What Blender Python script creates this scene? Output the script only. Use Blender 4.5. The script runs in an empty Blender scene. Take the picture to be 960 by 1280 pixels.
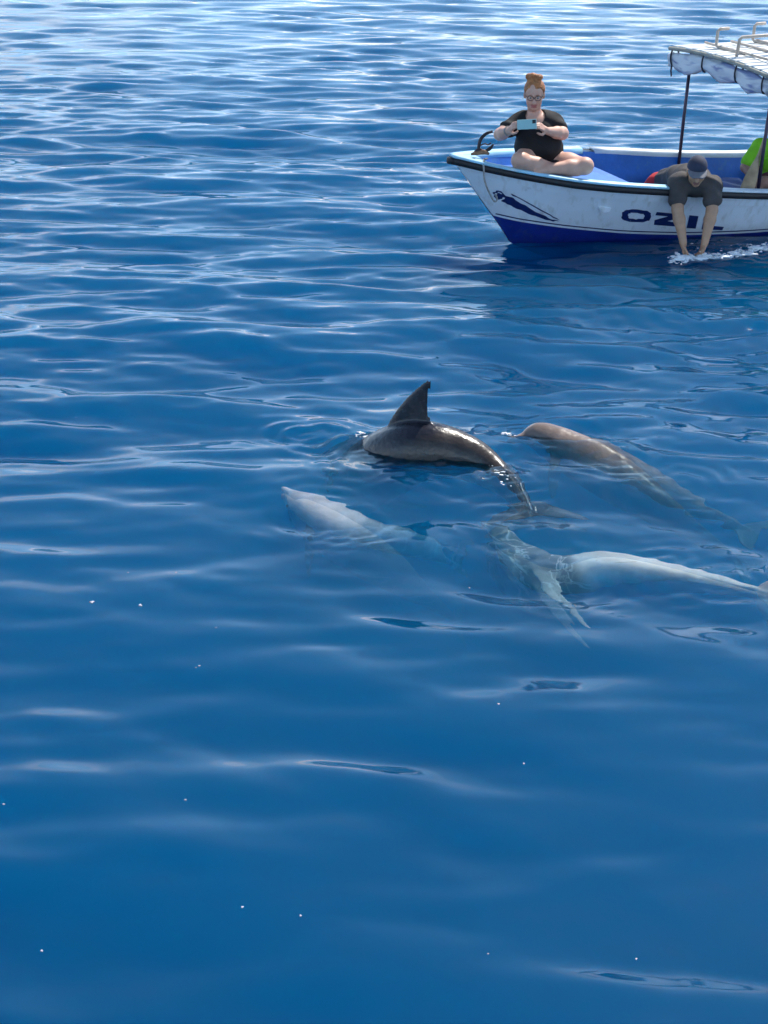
import bpy, bmesh, math, random
import numpy as np
from mathutils import Vector, Matrix, Euler, kdtree

SC = bpy.context.scene
COL = SC.collection
R = math.radians
rng = np.random.default_rng(7)
random.seed(7)

# ------------------------------------------------------------------ camera
CAM_H, PITCH, FPX = 3.0, R(24.0), 1760.0          # metres, down-tilt, focal length in photo pixels
cd = bpy.data.cameras.new('camera')
cd.sensor_fit = 'VERTICAL'
cd.angle = 2 * math.atan(640 / FPX)
cd.clip_start, cd.clip_end = 0.05, 12000
cam = bpy.data.objects.new('camera', cd)
cam.location = (0, 0, CAM_H)
cam.rotation_euler = (R(90) - PITCH, 0, 0)
COL.objects.link(cam)
SC.camera = cam

def ray(px, py):
    a, b = (px - 480) / FPX, (640 - py) / FPX
    return Vector((a, math.cos(PITCH) + b * math.sin(PITCH), -math.sin(PITCH) + b * math.cos(PITCH)))
def on_z(px, py, z=0.0):                            # point of that height seen at the pixel
    d = ray(px, py)
    return Vector((0, 0, CAM_H)) + d * ((z - CAM_H) / d.z)
def on_zr(px, py, z):                               # the same for a point under water, bent at the surface
    if z >= 0: return on_z(px, py, z)
    s, d = on_z(px, py, 0.0), ray(px, py).normalized()
    h = math.hypot(d.x, d.y); h2 = h / 1.333; v2 = math.sqrt(1 - h2 * h2)
    k = -z / v2
    return Vector((s.x + d.x / h * h2 * k, s.y + d.y / h * h2 * k, z))
def on_y(px, py, y):                                # point at that distance along the ground
    d = ray(px, py)
    return Vector((0, 0, CAM_H)) + d * (y / d.y)
def to_px(p):
    v = Vector(p) - Vector((0, 0, CAM_H))
    f = Vector((0, math.cos(PITCH), -math.sin(PITCH))); u = Vector((0, math.sin(PITCH), math.cos(PITCH)))
    z = v.dot(f)
    return 480 + FPX * v.x / z, 640 - FPX * v.dot(u) / z

# ------------------------------------------------------------------ light
SUN_AZ, SUN_EL = R(36), R(53)                       # azimuth from +Y towards +X
w = bpy.data.worlds.new('World'); SC.world = w; w.use_nodes = True
nt = w.node_tree; nt.nodes.clear()
N = nt.nodes.new
out = N('ShaderNodeOutputWorld'); bg = N('ShaderNodeBackground')
sky = N('ShaderNodeTexSky'); sky.sky_type = 'NISHITA'; sky.sun_disc = False
sky.sun_elevation = SUN_EL; sky.sun_rotation = SUN_AZ
sky.air_density = 1.0; sky.dust_density = 0.5; sky.ozone_density = 3.0
tc = N('ShaderNodeTexCoord'); sep = N('ShaderNodeSeparateXYZ')
nt.links.new(tc.outputs['Generated'], sep.inputs[0])
zmax = N('ShaderNodeMath'); zmax.operation = 'MAXIMUM'; zmax.inputs[1].default_value = 0.0
nt.links.new(sep.outputs['Z'], zmax.inputs[0])
zadd = N('ShaderNodeMath'); zadd.operation = 'ADD'; zadd.inputs[1].default_value = 0.16
nt.links.new(zmax.outputs[0], zadd.inputs[0])
dv = N('ShaderNodeVectorMath'); dv.operation = 'DIVIDE'
cmb = N('ShaderNodeCombineXYZ')
for k in range(3): nt.links.new(zadd.outputs[0], cmb.inputs[k])
nt.links.new(tc.outputs['Generated'], dv.inputs[0]); nt.links.new(cmb.outputs[0], dv.inputs[1])
cn = N('ShaderNodeTexNoise'); cn.inputs['Scale'].default_value = 1.15; cn.inputs['Detail'].default_value = 3.5
cn.inputs['Roughness'].default_value = 0.55
nt.links.new(dv.outputs[0], cn.inputs['Vector'])
cr = N('ShaderNodeValToRGB')
cr.color_ramp.elements[0].position = 0.46; cr.color_ramp.elements[0].color = (0, 0, 0, 1)
cr.color_ramp.elements[1].position = 0.70; cr.color_ramp.elements[1].color = (1, 1, 1, 1)
nt.links.new(cn.outputs['Fac'], cr.inputs[0])
mx = N('ShaderNodeMix'); mx.data_type = 'RGBA'
low = N('ShaderNodeMapRange'); low.interpolation_type = 'SMOOTHSTEP'      # fair-weather cloud stands in the lower sky
low.inputs['From Min'].default_value = 0.34; low.inputs['From Max'].default_value = 0.06
nt.links.new(zmax.outputs[0], low.inputs['Value'])
cm = N('ShaderNodeMath'); cm.operation = 'MULTIPLY'
nt.links.new(cr.outputs[0], cm.inputs[0]); nt.links.new(low.outputs[0], cm.inputs[1])
nt.links.new(cm.outputs[0], mx.inputs['Factor'])
# pale haze that thickens towards the horizon
hz1 = N('ShaderNodeMath'); hz1.operation = 'SUBTRACT'; hz1.inputs[0].default_value = 1.0; nt.links.new(zmax.outputs[0], hz1.inputs[1])
hz2 = N('ShaderNodeMath'); hz2.operation = 'POWER'; hz2.inputs[1].default_value = 2.6; nt.links.new(hz1.outputs[0], hz2.inputs[0])
hz3 = N('ShaderNodeMath'); hz3.operation = 'MULTIPLY'; hz3.inputs[1].default_value = 0.66; nt.links.new(hz2.outputs[0], hz3.inputs[0])
hzm = N('ShaderNodeMix'); hzm.data_type = 'RGBA'; nt.links.new(hz3.outputs[0], hzm.inputs['Factor'])
nt.links.new(sky.outputs[0], hzm.inputs['A']); hzm.inputs['B'].default_value = (9.0, 16.5, 26.0, 1)
nt.links.new(hzm.outputs['Result'], mx.inputs['A'])
# sunlit cloud, brighter towards the sun as thin cloud scatters forward
sdv = N('ShaderNodeVectorMath'); sdv.operation = 'DOT_PRODUCT'
sdv.inputs[1].default_value = (math.sin(SUN_AZ) * math.cos(SUN_EL), math.cos(SUN_AZ) * math.cos(SUN_EL), math.sin(SUN_EL))
nrm = N('ShaderNodeVectorMath'); nrm.operation = 'NORMALIZE'
nt.links.new(tc.outputs['Generated'], nrm.inputs[0]); nt.links.new(nrm.outputs[0], sdv.inputs[0])
sdm = N('ShaderNodeMath'); sdm.operation = 'MAXIMUM'; sdm.inputs[1].default_value = 0.0; nt.links.new(sdv.outputs['Value'], sdm.inputs[0])
sdp = N('ShaderNodeMath'); sdp.operation = 'POWER'; sdp.inputs[1].default_value = 14.0; nt.links.new(sdm.outputs[0], sdp.inputs[0])
sda = N('ShaderNodeMath'); sda.operation = 'MULTIPLY_ADD'; sda.inputs[1].default_value = 3.0; sda.inputs[2].default_value = 1.0; nt.links.new(sdp.outputs[0], sda.inputs[0])
cc = N('ShaderNodeMix'); cc.data_type = 'RGBA'; cc.blend_type = 'MULTIPLY'; cc.inputs['Factor'].default_value = 1.0
cc.inputs['A'].default_value = (23.0, 21.4, 18.8, 1); nt.links.new(sda.outputs[0], cc.inputs['B'])
nt.links.new(cc.outputs['Result'], mx.inputs['B'])
nt.links.new(mx.outputs['Result'], bg.inputs['Color'])
bg.inputs['Strength'].default_value = 0.10
nt.links.new(bg.outputs[0], out.inputs['Surface'])

sd = bpy.data.lights.new('sun', 'SUN'); sd.energy = 4.8; sd.angle = R(0.6); sd.color = (1.0, 0.95, 0.87)
sun = bpy.data.objects.new('sun', sd); COL.objects.link(sun)
sun.location = (6, 8, 14)
SUN_DIR = Vector((math.sin(SUN_AZ) * math.cos(SUN_EL), math.cos(SUN_AZ) * math.cos(SUN_EL), math.sin(SUN_EL)))
sun.rotation_euler = SUN_DIR.to_track_quat('Z', 'Y').to_euler()

vs = SC.view_settings
vs.view_transform = 'Standard'; vs.look = 'None'; vs.exposure = 0.38; vs.gamma = 1.0; vs.use_curve_mapping = False
cy = SC.cycles
cy.max_bounces = 12; cy.volume_bounces = 2; cy.transparent_max_bounces = 12
cy.glossy_bounces = 4; cy.diffuse_bounces = 3; cy.transmission_bounces = 6
cy.caustics_reflective = False; cy.sample_clamp_indirect = 4.0
cy.use_denoising = True
cy.use_light_tree = False
cy.use_adaptive_sampling = False
w.cycles.sampling_method = 'NONE'

# ------------------------------------------------------------------ materials
MATS = {}
def nodes(m):
    m.use_nodes = True
    t = m.node_tree; t.nodes.clear()
    return t, t.nodes.new, t.links.new
def paint(name, col, rough=0.5, var=0.12, scale=8.0, bump=0.0, bscale=60.0, metal=0.0, spec=0.5, dirt=None, dscale=6.0, dlo=0.55, dhi=0.7, vcol=False, sss=0.0, coat=0.0, streak=None, stain=None):
    """principled with noise-broken colour, optional stain colour and fine relief"""
    m = bpy.data.materials.new(name); t, n, L = nodes(m)
    o = n('ShaderNodeOutputMaterial'); b = n('ShaderNodeBsdfPrincipled'); L(b.outputs[0], o.inputs[0])
    b.inputs['Roughness'].default_value = rough; b.inputs['Metallic'].default_value = metal
    b.inputs['Specular IOR Level'].default_value = spec
    if coat: b.inputs['Coat Weight'].default_value = coat; b.inputs['Coat Roughness'].default_value = 0.15
    if sss:
        b.inputs['Subsurface Weight'].default_value = sss
        b.inputs['Subsurface Radius'].default_value = (0.01, 0.004, 0.002); b.inputs['Subsurface Scale'].default_value = 1.0
    tcn = n('ShaderNodeTexCoord')
    nz = n('ShaderNodeTexNoise'); nz.inputs['Scale'].default_value = scale; nz.inputs['Detail'].default_value = 6
    L(tcn.outputs['Object'], nz.inputs['Vector'])
    mr = n('ShaderNodeMapRange'); mr.inputs['To Min'].default_value = 1 - var; mr.inputs['To Max'].default_value = 1 + var
    mr.inputs['From Min'].default_value = 0.3; mr.inputs['From Max'].default_value = 0.7
    L(nz.outputs['Fac'], mr.inputs['Value'])
    mu = n('ShaderNodeMix'); mu.data_type = 'RGBA'; mu.blend_type = 'MULTIPLY'; mu.inputs['Factor'].default_value = 1
    if vcol:
        a = n('ShaderNodeAttribute'); a.attribute_name = 'Col'; L(a.outputs['Color'], mu.inputs['A'])
    else:
        mu.inputs['A'].default_value = (*col, 1)
    L(mr.outputs[0], mu.inputs['B'])
    last = mu.outputs['Result']
    if dirt:
        nd = n('ShaderNodeTexNoise'); nd.inputs['Scale'].default_value = dscale; nd.inputs['Detail'].default_value = 9
        nd.inputs['Roughness'].default_value = 0.65
        L(tcn.outputs['Object'], nd.inputs['Vector'])
        rd = n('ShaderNodeMapRange'); rd.inputs['From Min'].default_value = dlo; rd.inputs['From Max'].default_value = dhi
        L(nd.outputs['Fac'], rd.inputs['Value'])
        md = n('ShaderNodeMix'); md.data_type = 'RGBA'; L(rd.outputs[0], md.inputs['Factor'])
        L(last, md.inputs['A']); md.inputs['B'].default_value = (*dirt, 1); last = md.outputs['Result']
    if streak:                                       # run-off marks
        mps = n('ShaderNodeMapping'); mps.inputs['Scale'].default_value = (16, 16, 1.3); L(tcn.outputs['Object'], mps.inputs['Vector'])
        nst_ = n('ShaderNodeTexNoise'); nst_.inputs['Scale'].default_value = 1.0; nst_.inputs['Detail'].default_value = 5; L(mps.outputs[0], nst_.inputs['Vector'])
        rs = n('ShaderNodeMapRange'); rs.inputs['From Min'].default_value = .54; rs.inputs['From Max'].default_value = .80; rs.inputs['To Max'].default_value = .75; L(nst_.outputs['Fac'], rs.inputs['Value'])
        mst = n('ShaderNodeMix'); mst.data_type = 'RGBA'; L(rs.outputs[0], mst.inputs['Factor']); L(last, mst.inputs['A']); mst.inputs['B'].default_value = (*streak, 1); last = mst.outputs['Result']
    if stain:                                        # scum left by the water up to a ragged line
        sp_ = n('ShaderNodeSeparateXYZ'); L(tcn.outputs['Object'], sp_.inputs[0])
        jag = n('ShaderNodeMath'); jag.operation = 'MULTIPLY_ADD'; jag.inputs[1].default_value = .16; L(nz.outputs['Fac'], jag.inputs[0]); L(sp_.outputs['Z'], jag.inputs[2])
        rg_ = n('ShaderNodeMapRange'); rg_.inputs['From Min'].default_value = .26; rg_.inputs['From Max'].default_value = .12; rg_.inputs['To Max'].default_value = .8; L(jag.outputs[0], rg_.inputs['Value'])
        mg_ = n('ShaderNodeMix'); mg_.data_type = 'RGBA'; L(rg_.outputs[0], mg_.inputs['Factor']); L(last, mg_.inputs['A']); mg_.inputs['B'].default_value = (*stain, 1); last = mg_.outputs['Result']
    L(last, b.inputs['Base Color'])
    if bump:
        nb = n('ShaderNodeTexNoise'); nb.inputs['Scale'].default_value = bscale; nb.inputs['Detail'].default_value = 4
        L(tcn.outputs['Object'], nb.inputs['Vector'])
        bp = n('ShaderNodeBump'); bp.inputs['Strength'].default_value = bump; bp.inputs['Distance'].default_value = 0.01
        L(nb.outputs['Fac'], bp.inputs['Height']); L(bp.outputs[0], b.inputs['Normal'])
    MATS[name] = m
    return m

# ------------------------------------------------------------------ object helpers
def tag(o, label=None, cat=None, group=None, kind=None):
    if label: o['label'] = label
    if cat: o['category'] = cat
    if group: o['group'] = group
    if kind: o['kind'] = kind
    return o
def link(name, me, mat=None, parent=None, smooth=True):
    o = bpy.data.objects.new(name, me); COL.objects.link(o)
    if mat is not None and not me.materials: me.materials.append(MATS[mat] if isinstance(mat, str) else mat)
    if smooth: me.shade_smooth()
    if parent is not None:
        o.parent = parent
        o.matrix_parent_inverse = parent.matrix_world.inverted() if parent.type == 'EMPTY' else Matrix()
    return o
def empty(name, loc=(0, 0, 0)):
    o = bpy.data.objects.new(name, None); COL.objects.link(o); o.location = loc
    o.matrix_world = Matrix.Translation(loc)
    o.empty_display_size = 0.2
    return o
def mesh(name, v, f):
    me = bpy.data.meshes.new(name); me.from_pydata([tuple(p) for p in v], [], [tuple(q) for q in f]); me.validate(); me.update()
    return me
def fix_normals(me):
    bm = bmesh.new(); bm.from_mesh(me); bmesh.ops.recalc_face_normals(bm, faces=bm.faces); bm.to_mesh(me); bm.free()
    return me
def loft(rings, close_u=True, cap=True):
    """list of equal-length rings of points -> verts, faces"""
    v, f = [], []
    n = len(rings[0])
    for r in rings: v += [tuple(p) for p in r]
    for i in range(len(rings) - 1):
        for j in range(n if close_u else n - 1):
            k = (j + 1) % n
            f.append((i * n + j, i * n + k, (i + 1) * n + k, (i + 1) * n + j))
    if cap and close_u:
        f.append(tuple(range(n))[::-1]); f.append(tuple((len(rings) - 1) * n + j for j in range(n)))
    return v, f
def catmull(pts, n):
    pts = [Vector(p) for p in pts]
    P = [pts[0] * 2 - pts[1]] + pts + [pts[-1] * 2 - pts[-2]]
    o = []
    segs = len(pts) - 1
    for i in range(n):
        u = i / (n - 1) * segs; k = min(int(u), segs - 1); t = u - k
        a, b, c, d = P[k:k + 4]
        o.append(0.5 * (2 * b + (c - a) * t + (2 * a - 5 * b + 4 * c - d) * t * t + (3 * b - a - 3 * c + d) * t ** 3))
    return o
def tube_data(pts, rad, n=8, samples=None):
    P = catmull(pts, samples) if samples else [Vector(p) for p in pts]
    rads = rad if isinstance(rad, (list, tuple)) else [rad] * len(P)
    if len(rads) != len(P):
        rads = list(np.interp(np.linspace(0, 1, len(P)), np.linspace(0, 1, len(rads)), rads))
    rings = []
    up = None
    for i, p in enumerate(P):
        t = (P[min(i + 1, len(P) - 1)] - P[max(i - 1, 0)]).normalized()
        if up is None: up = t.orthogonal().normalized()
        up = (up - t * up.dot(t)).normalized()
        s = t.cross(up)
        rings.append([p + (up * math.cos(a) + s * math.sin(a)) * rads[i] for a in [2 * math.pi * k / n for k in range(n)]])
    return loft(rings)
def tube(name, pts, rad, mat, parent=None, n=8, samples=None):
    v, f = tube_data(pts, rad, n, samples)
    return link(name, fix_normals(mesh(name, v, f)), mat, parent)
def merge(*vf):
    V, F = [], []
    for v, f in vf:
        k = len(V); V += list(v); F += [tuple(i + k for i in q) for q in f]
    return V, F
def bevel_box(name, size, mat, parent=None, M=None, bev=0.006, seg=2):
    bm = bmesh.new(); bmesh.ops.create_cube(bm, size=1.0)
    bmesh.ops.scale(bm, vec=size, verts=bm.verts)
    bmesh.ops.bevel(bm, geom=list(bm.edges), offset=min(bev, min(size) * 0.45), segments=seg, affect='EDGES', profile=0.6)
    if M is not None: bm.transform(M)
    me = bpy.data.meshes.new(name); bm.to_mesh(me); bm.free()
    return link(name, me, mat, parent, smooth=False)
# ------------------------------------------------------------------ water
def side(x0, fine, grow, mid, end):
    """cell edges from x0 outwards: slowly growing to mid, then fast to the far end"""
    c, s, x = [], fine, x0
    while x < end:
        s *= grow if x < mid else 1.6
        x += s; c.append(x)
    return c
px = side(4.0, 0.026, 1.022, 14.0, 4000.0)
ax = np.array([-v for v in px[::-1]] + list(np.linspace(-4.0, 4.0, 309)) + px)
ay = np.array([2.6 - (v - 2.6) for v in side(2.6, 0.02, 1.25, 3.0, 4000.0)[::-1]] + list(np.linspace(2.6, 13.0, 521)) + side(13.0, 0.021, 1.006, 55.0, 4000.0))
X, Y = np.meshgrid(ax, ay)
SX = np.gradient(ax)[None, :] * np.ones_like(X); SY = np.gradient(ay)[:, None] * np.ones_like(X)
SP = np.maximum(SX, SY)
def waves(X, Y, SP):
    r = np.random.default_rng(11)
    Z = np.zeros_like(X)
    comps = []
    for lam, slope, n in ((4.5, .030, 5), (2.2, .040, 8), (1.25, .052, 12), (0.75, .082, 20), (0.46, .104, 28), (0.30, .066, 28), (0.18, .022, 20), (0.10, .008, 16)):
        for _ in range(n):
            l = lam * math.exp(r.normal(0, 0.22)); k = 2 * math.pi / l
            th = R(-96) + r.normal(0, 0.30 if lam > 0.4 else 0.42)
            a = slope * math.sqrt(2.0 / n) / k
            comps.append((k, th, a, r.uniform(0, 6.283), l))
    # slow patches of livelier and calmer water
    P = 0.94 + 0.26 * np.sin(X * 0.55 + 1.3 * np.sin(Y * 0.31) + 0.6) * np.sin(Y * 0.43 + 0.9 * np.sin(X * 0.37) + 2.0)
    P = P * np.interp(Y, [2, 5.8, 7.5, 16, 28, 60], [.74, .78, 1.0, 1.0, .80, .74])      # the breeze reaches some stretches more than others
    for k, th, a, ph, l in comps:
        fade = np.clip((l / SP - 2.5) / 3.0, 0, 1)
        if not fade.any(): continue
        q = k * (X * math.cos(th) + Y * math.sin(th)) + ph
        g = a * fade * (np.sin(q) + 0.22 * np.sin(2 * q + 0.6))
        Z += g * (P if l < 1.4 else 1.0)
    return Z
Z = waves(X, Y, SP)
EXTRA_RIPPLES = []                                   # (x, y, amp, wavelength, radius, width)
for px_, py_, a_, l_, r_, w_ in ((395, 545, .010, .13, .16, .20), (470, 572, .007, .11, .25, .20), (560, 590, .007, .12, .15, .22), (625, 600, .007, .12, .12, .22),
                                 (690, 550, .006, .11, .25, .22), (765, 580, .006, .10, .15, .20), (650, 655, .006, .12, .15, .25), (690, 700, .005, .10, .15, .20), (720, 730, .004, .10, .12, .2), (820, 712, .005, .11, .15, .2), (900, 722, .005, .11, .15, .2), (850, 615, .005, .12, .2, .25), (430, 655, .005, .10, .1, .2), (400, 640, .004, .12, .2, .25),
                                 (855, 322, .010, .14, .12, .22), (900, 320, .010, .12, .15, .25), (950, 316, .009, .12, .15, .25), (880, 400, .004, .16, .5, .6)):
    q_ = on_z(px_, py_); EXTRA_RIPPLES.append((q_.x, q_.y, a_, l_, r_, w_))
def rings(Z):
    for x0, y0, a, lam, rad, wd in EXTRA_RIPPLES:
        th = np.arctan2(Y - y0, X - x0); d = np.hypot(X - x0, Y - y0) * (1 + .10 * np.sin(3 * th + 40 * x0) + .05 * np.sin(7 * th + 9 * y0))
        Z = Z + a * (.55 + .45 * np.sin(2 * th + 30 * x0) * np.sin(5 * th + 11 * y0)) * np.sin(2 * math.pi * d / lam + .8 * np.sin(4 * th)) * np.exp(-((d - rad) / wd) ** 2)
    return Z
def water_z(x, y):
    j = np.searchsorted(ax, x); i = np.searchsorted(ay, y)
    return float(Z[i, j])
# ------------------------------------------------------------------ boat
paint('hull_white', (0.78, 0.82, 0.86), rough=0.38, var=0.05, scale=3.0, bump=0.10, bscale=9, dirt=(0.40, 0.42, 0.42), dscale=7, dlo=0.64, dhi=0.84, streak=(.52, .52, .48), stain=(.48, .50, .46))
paint('hull_blue', (0.012, 0.030, 0.24), rough=0.30, var=0.22, scale=5, bump=0.06, bscale=12, dirt=(.04, .07, .17), dscale=11, dlo=.58, dhi=.75, streak=(.05, .08, .16))
paint('decal_navy', (0.010, 0.022, 0.11), rough=0.40, var=0.2, scale=20, dirt=(0.30, 0.34, 0.42), dscale=26, dlo=0.66, dhi=0.72)
paint('rail_black', (0.012, 0.012, 0.015), rough=0.55, var=0.25, scale=14, bump=0.15, bscale=40)
paint('cap_white', (0.70, 0.76, 0.80), rough=0.45, var=0.08, scale=6, dirt=(0.36, 0.34, 0.30), dscale=12, dlo=0.60, dhi=0.74, bump=0.2, bscale=40)
paint('cap_sky', (0.36, 0.66, 0.82), rough=0.45, var=0.12, scale=6, dirt=(0.62, 0.68, 0.70), dscale=10, dlo=0.56, dhi=0.70)
paint('inner_blue', (0.015, 0.14, 0.52), rough=0.5, var=0.18, scale=5, bump=0.3, bscale=30, dirt=(0.05, 0.20, 0.45), dscale=9)
paint('sole_dark', (0.085, 0.080, 0.085), rough=0.7, var=0.25, scale=6, bump=0.3, bscale=60)
paint('bench_grey', (0.13, 0.12, 0.12), rough=0.65, var=0.2, scale=7, bump=0.2, bscale=50)
paint('tarp_blue', (0.02, 0.07, 0.30), rough=0.55, var=0.2, scale=8)
paint('pole_metal', (0.045, 0.030, 0.055), rough=0.4, var=0.25, scale=20, metal=0.3)
paint('rail_beige', (0.50, 0.42, 0.34), rough=0.45, var=0.15, scale=20, dirt=(0.30, 0.20, 0.13), dscale=25, dlo=0.62, dhi=0.75)
paint('slat_white', (0.72, 0.72, 0.68), rough=0.5, var=0.12, scale=5, dirt=(0.40, 0.38, 0.33), dscale=9, dlo=0.58, dhi=0.75)
paint('roof_blue', (0.04, 0.22, 0.55), rough=0.55, var=0.2, scale=6)
paint('roof_edge', (0.30, 0.29, 0.24), rough=0.6, var=0.2, scale=10)
paint('strap_black', (0.02, 0.02, 0.03), rough=0.6)

BYAW, BHEEL = R(23), R(3.5)
P0 = on_z(636, 301, 0)
BOAT = empty('boat', tuple(P0))
EA = Vector((math.cos(BYAW), math.sin(BYAW), 0)); N0 = Vector((math.sin(BYAW), -math.cos(BYAW), 0)); ZZ = Vector((0, 0, 1))
EN = N0 * math.cos(BHEEL) - ZZ * math.sin(BHEEL); EZ = ZZ * math.cos(BHEEL) + N0 * math.sin(BHEEL)
# local axes: x aft, y towards the side that leans, z up (left-handed in the drawing, so y is flipped for Blender)
BM = Matrix.Translation(P0) @ Matrix(((EA.x, -EN.x, EZ.x, 0), (EA.y, -EN.y, EZ.y, 0), (EA.z, -EN.z, EZ.z, 0), (0, 0, 0, 1)))
BOAT.matrix_world = BM
BOAT.location = BM.to_translation(); BOAT.rotation_euler = BM.to_euler()
tag(BOAT, 'white open fibreglass boat with navy bottom, black rubbing rail and canopy', 'boat')
def B2W(a, n, z): return BM @ Vector((a, -n, z))
def bl(a, n, z): return Vector((a, -n, z))
def blink(name, v, f, mat, smooth=True, parent=None, sub=None):
    me = fix_normals(mesh(name, v, f))
    o = bpy.data.objects.new(name, me); COL.objects.link(o); o.parent = parent or BOAT
    me.materials.append(MATS[mat])
    if smooth: me.shade_smooth()
    return o
LB = 5.6
_sa = [-.62, -.4, -.2, 0, .3, .6, 1, 1.5, 2, 2.5, 3, 4, 5.6]
_ss = [.815, .775, .742, .712, .670, .640, .605, .556, .50, .455, .42, .39, .40]
def SH(a): return float(np.interp(a, _sa, _ss))
def HB(a):
    t = min(max((a + .63) / 2.5, 0), 1)
    return .012 + .82 * (1 - (1 - t) ** 2.7) - 0.10 * max(0, (a - 3) / 2.6) ** 2
def WB(a):
    t = min(max(a / 2.5, 0), 1)
    return .64 * (1 - (1 - t) ** 1.9)
def ZS(a):                                             # stem / keel height
    if a < 0: return SH(a) * (-a / .63) ** 0.88
    return -.26 * min(1, a / .6) ** .8
def HN(a, z):
    S = SH(a); B = HB(a)
    if a < 0:
        s = ZS(a)
        return 0.012 + (B - .012) * max(0, min(1, (z - s) / max(S - s, 1e-4))) ** .72
    W = WB(a)
    if z >= 0: return max(.012, W + (B - W) * (min(z, S) / S) ** .72)
    k = ZS(a)
    return .012 + max(0, W - .012) * max(0, 1 - z / k) ** .6
def ZB(a):                                             # painted boundary between white and navy
    return float(np.interp(a, [-.22, 0, .35, .9, 1.5, 2.2, 3.2, 5.6], [.262, .232, .185, .125, .085, .062, .05, .05]))
AS = list(np.concatenate([np.linspace(-.63, .6, 26), np.linspace(.7, 5.6, 34)]))
def strip(lo, hi, m, off=0.0, amin=-.63, inset=0.0):
    """hull skin between two height functions, both sides"""
    parts = []
    for sgn in (1, -1):
        v, f = [], []
        st = [a for a in AS if a >= amin]
        for a in st:
            l, h = lo(a), hi(a)
            l = max(l, ZS(a)); h = max(h, l + 1e-4)
            for j in range(m + 1):
                z = l + (h - l) * j / m
                v.append(bl(a, sgn * (HN(a, z) + off), z))
        for i in range(len(st) - 1):
            for j in range(m):
                p = i * (m + 1) + j
                f.append((p, p + 1, p + m + 2, p + m + 1))
        parts.append((v, f))
    return merge(*parts)
KN = lambda a: SH(a) - .135 * min(1, .45 + (a + .63) * .8)
v, f = strip(lambda a: ZB(a) if a > -.22 else ZS(a), lambda a: KN(a) + 0.004, 8)
blink('topside', v, f, 'hull_white')
# proud strake under the rail, with its lower lip
v1, f1 = strip(KN, lambda a: SH(a) + .002, 3, off=.016)
lip = []
for sgn in (1, -1):
    vv = []
    for a in AS: vv += [bl(a, sgn * (HN(a, max(KN(a), ZS(a))) - .002), max(KN(a), ZS(a))), bl(a, sgn * (HN(a, max(KN(a), ZS(a))) + .016), max(KN(a), ZS(a)))]
    lip.append((vv, [(2 * i, 2 * i + 1, 2 * i + 3, 2 * i + 2) for i in range(len(AS) - 1)]))
v, f = merge((v1, f1), *lip)
blink('sheer_strake', v, f, 'hull_white', smooth=False)
v, f = strip(lambda a: -.3, lambda a: ZB(a), 7, off=.0005, amin=-.24)
blink('navy_bottom', v, f, 'hull_blue')
# thin navy line that follows the paint edge
v, f = strip(lambda a: ZB(a) + .022, lambda a: ZB(a) + .034, 1, off=.003, amin=-.235)
blink('paint_line', v, f, 'decal_navy')
# transom
tv = [bl(5.6, s * HN(5.6, z), z) for s, zs in ((1, np.linspace(-.26, .40, 8)), (-1, np.linspace(.40, -.26, 8))) for z in zs]
blink('transom', tv, [tuple(range(16))], 'hull_white', smooth=False)
# black rubbing rail and the cap over it
def sweep(section, amin=-.63, amax=5.6, zoff=0.0):
    """section: list of (n offset, z offset) swept along both gunwales"""
    out_ = []
    for sgn in (1, -1):
        rings_ = []
        for a in [q for q in AS if amin - 1e-6 <= q <= amax + 1e-6]:
            rings_.append([bl(a, sgn * max(HB(a) + dn, 0.0), SH(a) + dz + zoff) for dn, dz in section])
        out_.append(loft(rings_))
    return merge(*out_)
v, f = sweep([(.012, -.062), (.034, -.056), (.040, -.03), (.034, -.006), (.012, 0)])
blink('rubbing_rail', v, f, 'rail_black')
# rounded nose of the rail round the stem head
ns = []
for k in range(9):
    t = -math.pi / 2 + math.pi * k / 8
    ns.append([bl(-.63 - (.0 + r) * math.cos(t), (.012 + r) * math.sin(t), .815 + z) for r, z in ((.012, -.062), (.034, -.056), (.040, -.03), (.034, -.006), (.012, 0))])
blink('rail_nose', *loft(ns), 'rail_black')
v, f = sweep([(.036, .0), (.034, .016), (.02, .024), (-.05, .024), (-.078, .016), (-.082, -.03), (-.07, -.045), (-.05, -.002)], amax=1.25)
blink('gunwale_cap', v, f, 'cap_sky')
v, f = sweep([(.036, .0), (.034, .014), (.02, .022), (-.05, .022), (-.072, .014), (-.076, -.03), (-.066, -.045), (-.05, -.002)], amin=1.2)
blink('gunwale_cap', v, f, 'cap_white')
# inner liner, sole, bow deck, benches
SOLE = .13
rings_ = []
for a in [q for q in AS if q > -.42]:
    sec = []
    for sgn in (1, -1):
        zz = [SH(a) - .01, SH(a) - .12, .5 * (SH(a) + SOLE), SOLE - .02]
        col = [bl(a, sgn * max(.01, HN(a, max(z, ZS(a) + .01)) - .065), max(z, min(SH(a) - .02, ZS(a) + .05))) for z in zz]
        sec += col if sgn == 1 else col[::-1]
    rings_.append(sec)
v, f = loft(rings_, close_u=False)
f = [q for k, q in enumerate(f) if k % 7 != 3]        # leave the floor to the sole
blink('inner_liner', v, f, 'inner_blue')
sv, sf = [], []
sa = [q for q in AS if q > .05 and q < 5.55]
for a in sa:
    b = max(.02, HN(a, SOLE) - .062)
    sv += [bl(a, b, SOLE), bl(a, b * .33, SOLE + .012), bl(a, -b * .33, SOLE + .012), bl(a, -b, SOLE)]
for i in range(len(sa) - 1):
    for j in range(3): sf.append((4 * i + j, 4 * i + j + 1, 4 * i + j + 5, 4 * i + j + 4))
blink('sole', sv, sf, 'sole_dark')
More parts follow.
